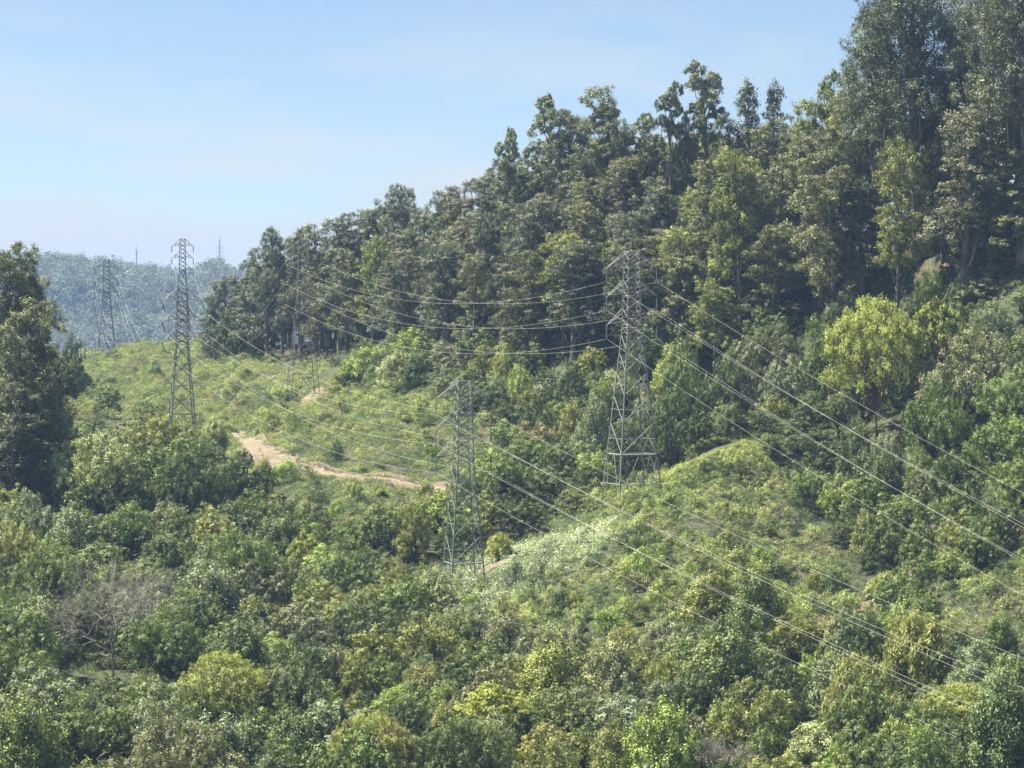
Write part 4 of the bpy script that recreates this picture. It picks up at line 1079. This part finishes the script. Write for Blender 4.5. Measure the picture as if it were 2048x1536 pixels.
# ------------------------------------------------------------------ bare tree, dead wood
def branching(T, p, d, L, r, depth, rng, spread=0.55):
    q = p + d * L
    T.tube([p, p + d * L * 0.5 + rng.normal(size=3) * L * 0.05, q], [r, r * 0.85, r * 0.66], 4 if r > 0.05 else 3)
    if depth == 0: return
    for i in range(3 if depth > 1 else 4):
        nd = d + rng.normal(size=3) * spread; nd[2] += 0.08; nd /= np.linalg.norm(nd)
        branching(T, q if i else p + d * L * 0.7, nd, L * rng.uniform(0.62, 0.85), r * 0.62, depth - 1, rng, spread)
def bare_tree(px, py, D, hgt, label, seed, depth=6, dirs=None, zlift=0):
    rng = np.random.default_rng(seed); x = (px - 1024) / F * D; z = float(h(x, D))
    root = link('bare_tree', None); root.location = (x, D, z + zlift); tag(root, label, 'dead tree')
    T = Tubes(); T.tube([(0, 0, -0.3), (0.15, 0, hgt * .15), (0, 0.1, hgt * .3)], [0.24, 0.2, 0.17], 6)
    link('trunk', T.mesh('trunk', M_DEAD), root)
    B_ = Tubes()
    for d in dirs or [(-.7, 0, .8), (.6, -.2, .9), (0, .4, 1), (.1, -.5, 1), (-.3, .2, 1.1), (.9, .1, .3)]:
        d = np.array(d, float); d /= np.linalg.norm(d)
        branching(B_, np.array([0, 0.1, hgt * rng.uniform(.2, .3)]), d, hgt * 0.23, 0.13, depth, rng)
    link('branches', B_.mesh('branches', M_DEAD), root)
bare_tree(225, 0, 482, 22, 'leafless pale grey tree with spreading twigs in the lower left wood', 3, 6, [(-.9, 0, .7), (.8, -.2, .7), (0, .4, 1), (.1, -.5, 1), (-.4, .2, 1.1), (.5, .1, 1), (-.6, -.3, .5)])
bare_tree(1450, 0, 412, 11, 'leafless grey tangle of branches above the dark hollow at bottom right', 5, 5)
bare_tree(1860, 0, 535, 9, 'thin leafless tree among the dark oaks at the right edge', 9, 4)
# fallen / leaning trunks
def log(name, pts, r, label, mat=M_BARK_O):
    T = Tubes(); T.tube(pts, r, 6)
    tag(link(name, T.mesh(name, mat)), label, 'tree trunk')
q = hit(1685, 1302); x, y, z = q
log('leaning_trunk', [(x, y, z - .3), (x - .5, y, z + 1.4), (x - 1.9, y, z + 2.3), (x - 2.6, y - .2, z + 2.0), (x - 2.0, y, z + 3.6), (x - 1.3, y, z + 5.2)], [.22, .2, .17, .15, .1, .05], 'curved dark trunk leaning over the scrub at lower right')
q = hit(990, 705); x, y, z = q
log('pale_trunk', [(x, y - 6, z + 1), (x + 1.5, y - 6, z + 5), (x + 2.2, y - 6, z + 9), (x + 4.2, y - 6, z + 13)], [.22, .2, .16, .08], 'pale twisting trunk shining in the wood above the grey-green trees', M_DEAD)

# ------------------------------------------------------------------ labels that single out each tree and shrub
ANCH = [('the near pylon', 925, 980), ('the tallest pylon', 1262, 760), ('the half-hidden pylon', 605, 650), ('the left wide-armed pylon', 365, 700), ('the dirt track', 640, 945),
        ('the white flowers', 1060, 1110), ('the bare grey tree', 225, 1260), ('the yellow-topped tree', 1790, 650), ('the left eucalyptus clump', 50, 700), ('the bottom right dark hollow', 1530, 1440),
        ('the lower right feathery bushes', 1790, 1290), ('the shaded gully', 1620, 1000), ('the upper right towering trees', 1850, 200), ('the pointed skyline trees', 1515, 230), ('the round-topped skyline tree', 1212, 260),
        ('the twin-peaked skyline tree', 790, 440), ('the green ridge', 300, 730), ('the big olive oak', 790, 1200), ('the pale domed tree', 195, 950), ('the yellow spreading tree', 985, 1430), ('the grassy crest', 1400, 930),
        ('the lower left corner', 40, 1500), ('the right edge', 2040, 1150)]
KW = {'eucalyptus_tree': 'eucalyptus', 'oak_tree': 'oak', 'laurel_tree': 'upright tree', 'bay_tree': 'bay', 'madrone_tree': 'open-crowned tree', 'shrub': 'shrub', 'tall_shrub': 'shrub', 'broom_bush': 'feathery bush'}
SH = {'euc': 'tall', 'euc_airy': 'thin airy', 'euc_cone': 'pointed', 'euc_big': 'massive', 'euc_flush': 'round-topped', 'oak': 'rounded', 'oak_fine': 'fine-leaved', 'laurel': 'leafy', 'feathery': 'wispy', 'madrone': 'open', 'madrone_wide': 'spreading', 'oak_wide': 'broad', 'shrub': 'low', 'shrub_tall': 'bushy'}
ORD = ['', 'second', 'third', 'fourth', 'fifth', 'sixth', 'seventh', 'eighth', 'ninth', 'tenth', 'eleventh', 'twelfth', 'thirteenth', 'fourteenth', 'fifteenth']
bk = {}
for t in THINGS:
    o = t['o']; kind = o.name.split('.')[0]
    if t['fixed']: o['label'] = t['fixed']
    else:
        nm, ax, ay = min(ANCH, key=lambda a: (a[1] - t['px']) ** 2 + 1.3 * (a[2] - t['py']) ** 2)
        dx, dy = t['px'] - ax, t['py'] - ay
        if abs(dx) > 2.2 * abs(dy): rel = 'right of' if dx > 0 else 'left of'
        elif abs(dy) > 2.2 * abs(dx): rel = 'below' if dy > 0 else 'above'
        else: rel = ('lower ' if dy > 0 else 'upper ') + ('right of' if dx > 0 else 'left of')
        size = {'tree': ['small', '', 'large'], 'shrub': ['small', '', 'large']}[t['cat']][int(np.searchsorted([70, 150] if t['cat'] == 'tree' else [22, 38], t['w']))] if not t['key'].startswith('euc') else ''
        base = ' '.join(w for w in (size, t['cw'], SH[t['key']], KW[kind]) if w)
        bk.setdefault((base, rel, nm), []).append(t)
    o['group'] = {'eucalyptus_tree': 'eucalyptus trees of the wood', 'shrub': 'shrubs on the open slopes', 'tall_shrub': 'shrubs on the open slopes'}.get(kind, 'broadleaf trees on the hillside')
for (base, rel, nm), L in bk.items():
    L.sort(key=lambda t: t['px'])
    for i, t in enumerate(L):
        if len(L) == 1: t['o']['label'] = f'{base} {rel} {nm}'
        elif i == 0: t['o']['label'] = f'leftmost {base} {rel} {nm}'
        elif i == len(L) - 1: t['o']['label'] = f'rightmost {base} {rel} {nm}'
        else: t['o']['label'] = f'{ORD[min(i, 14)]} {base} from left {rel} {nm}'

# ------------------------------------------------------------------ air
def haze():
    x0, x1, y0, y1, z0, z1 = -4300, 4300, -2600, 7150, -260, 150
    zz = float(GZ.min()) - 1; z1 = max(z1, float(GZ.max()) + 5)
    V = np.array([(x, y, z) for x in (x0, x1) for y in (y0, y1) for z in (zz, z1)], float)
    Fq = [0, 1, 3, 2, 4, 6, 7, 5, 0, 4, 5, 1, 2, 3, 7, 6, 0, 2, 6, 4, 1, 5, 7, 3]
    m = bpy.data.materials.new('air'); m.use_nodes = True; n = m.node_tree.nodes; n.clear()
    o = n.new('ShaderNodeOutputMaterial'); v = n.new('ShaderNodeVolumePrincipled')
    v.inputs['Color'].default_value = (0.40, 0.62, 1.0, 1); v.inputs['Density'].default_value = HAZE; v.inputs['Anisotropy'].default_value = 0.0
    m.node_tree.links.new(v.outputs[0], o.inputs['Volume'])
    ob = link('haze', mesh_np('haze', V, np.array(Fq), 4, [m])); tag(ob, kind='stuff')
HAZE = 0.000082
haze()
print('objects', len(bpy.data.objects), 'eucs', sum(t['o'].name.startswith('euc') for t in THINGS), 'oak', sum(t['o'].name.startswith('oak') for t in THINGS), 'laurel', sum(t['o'].name.startswith('laurel') for t in THINGS))
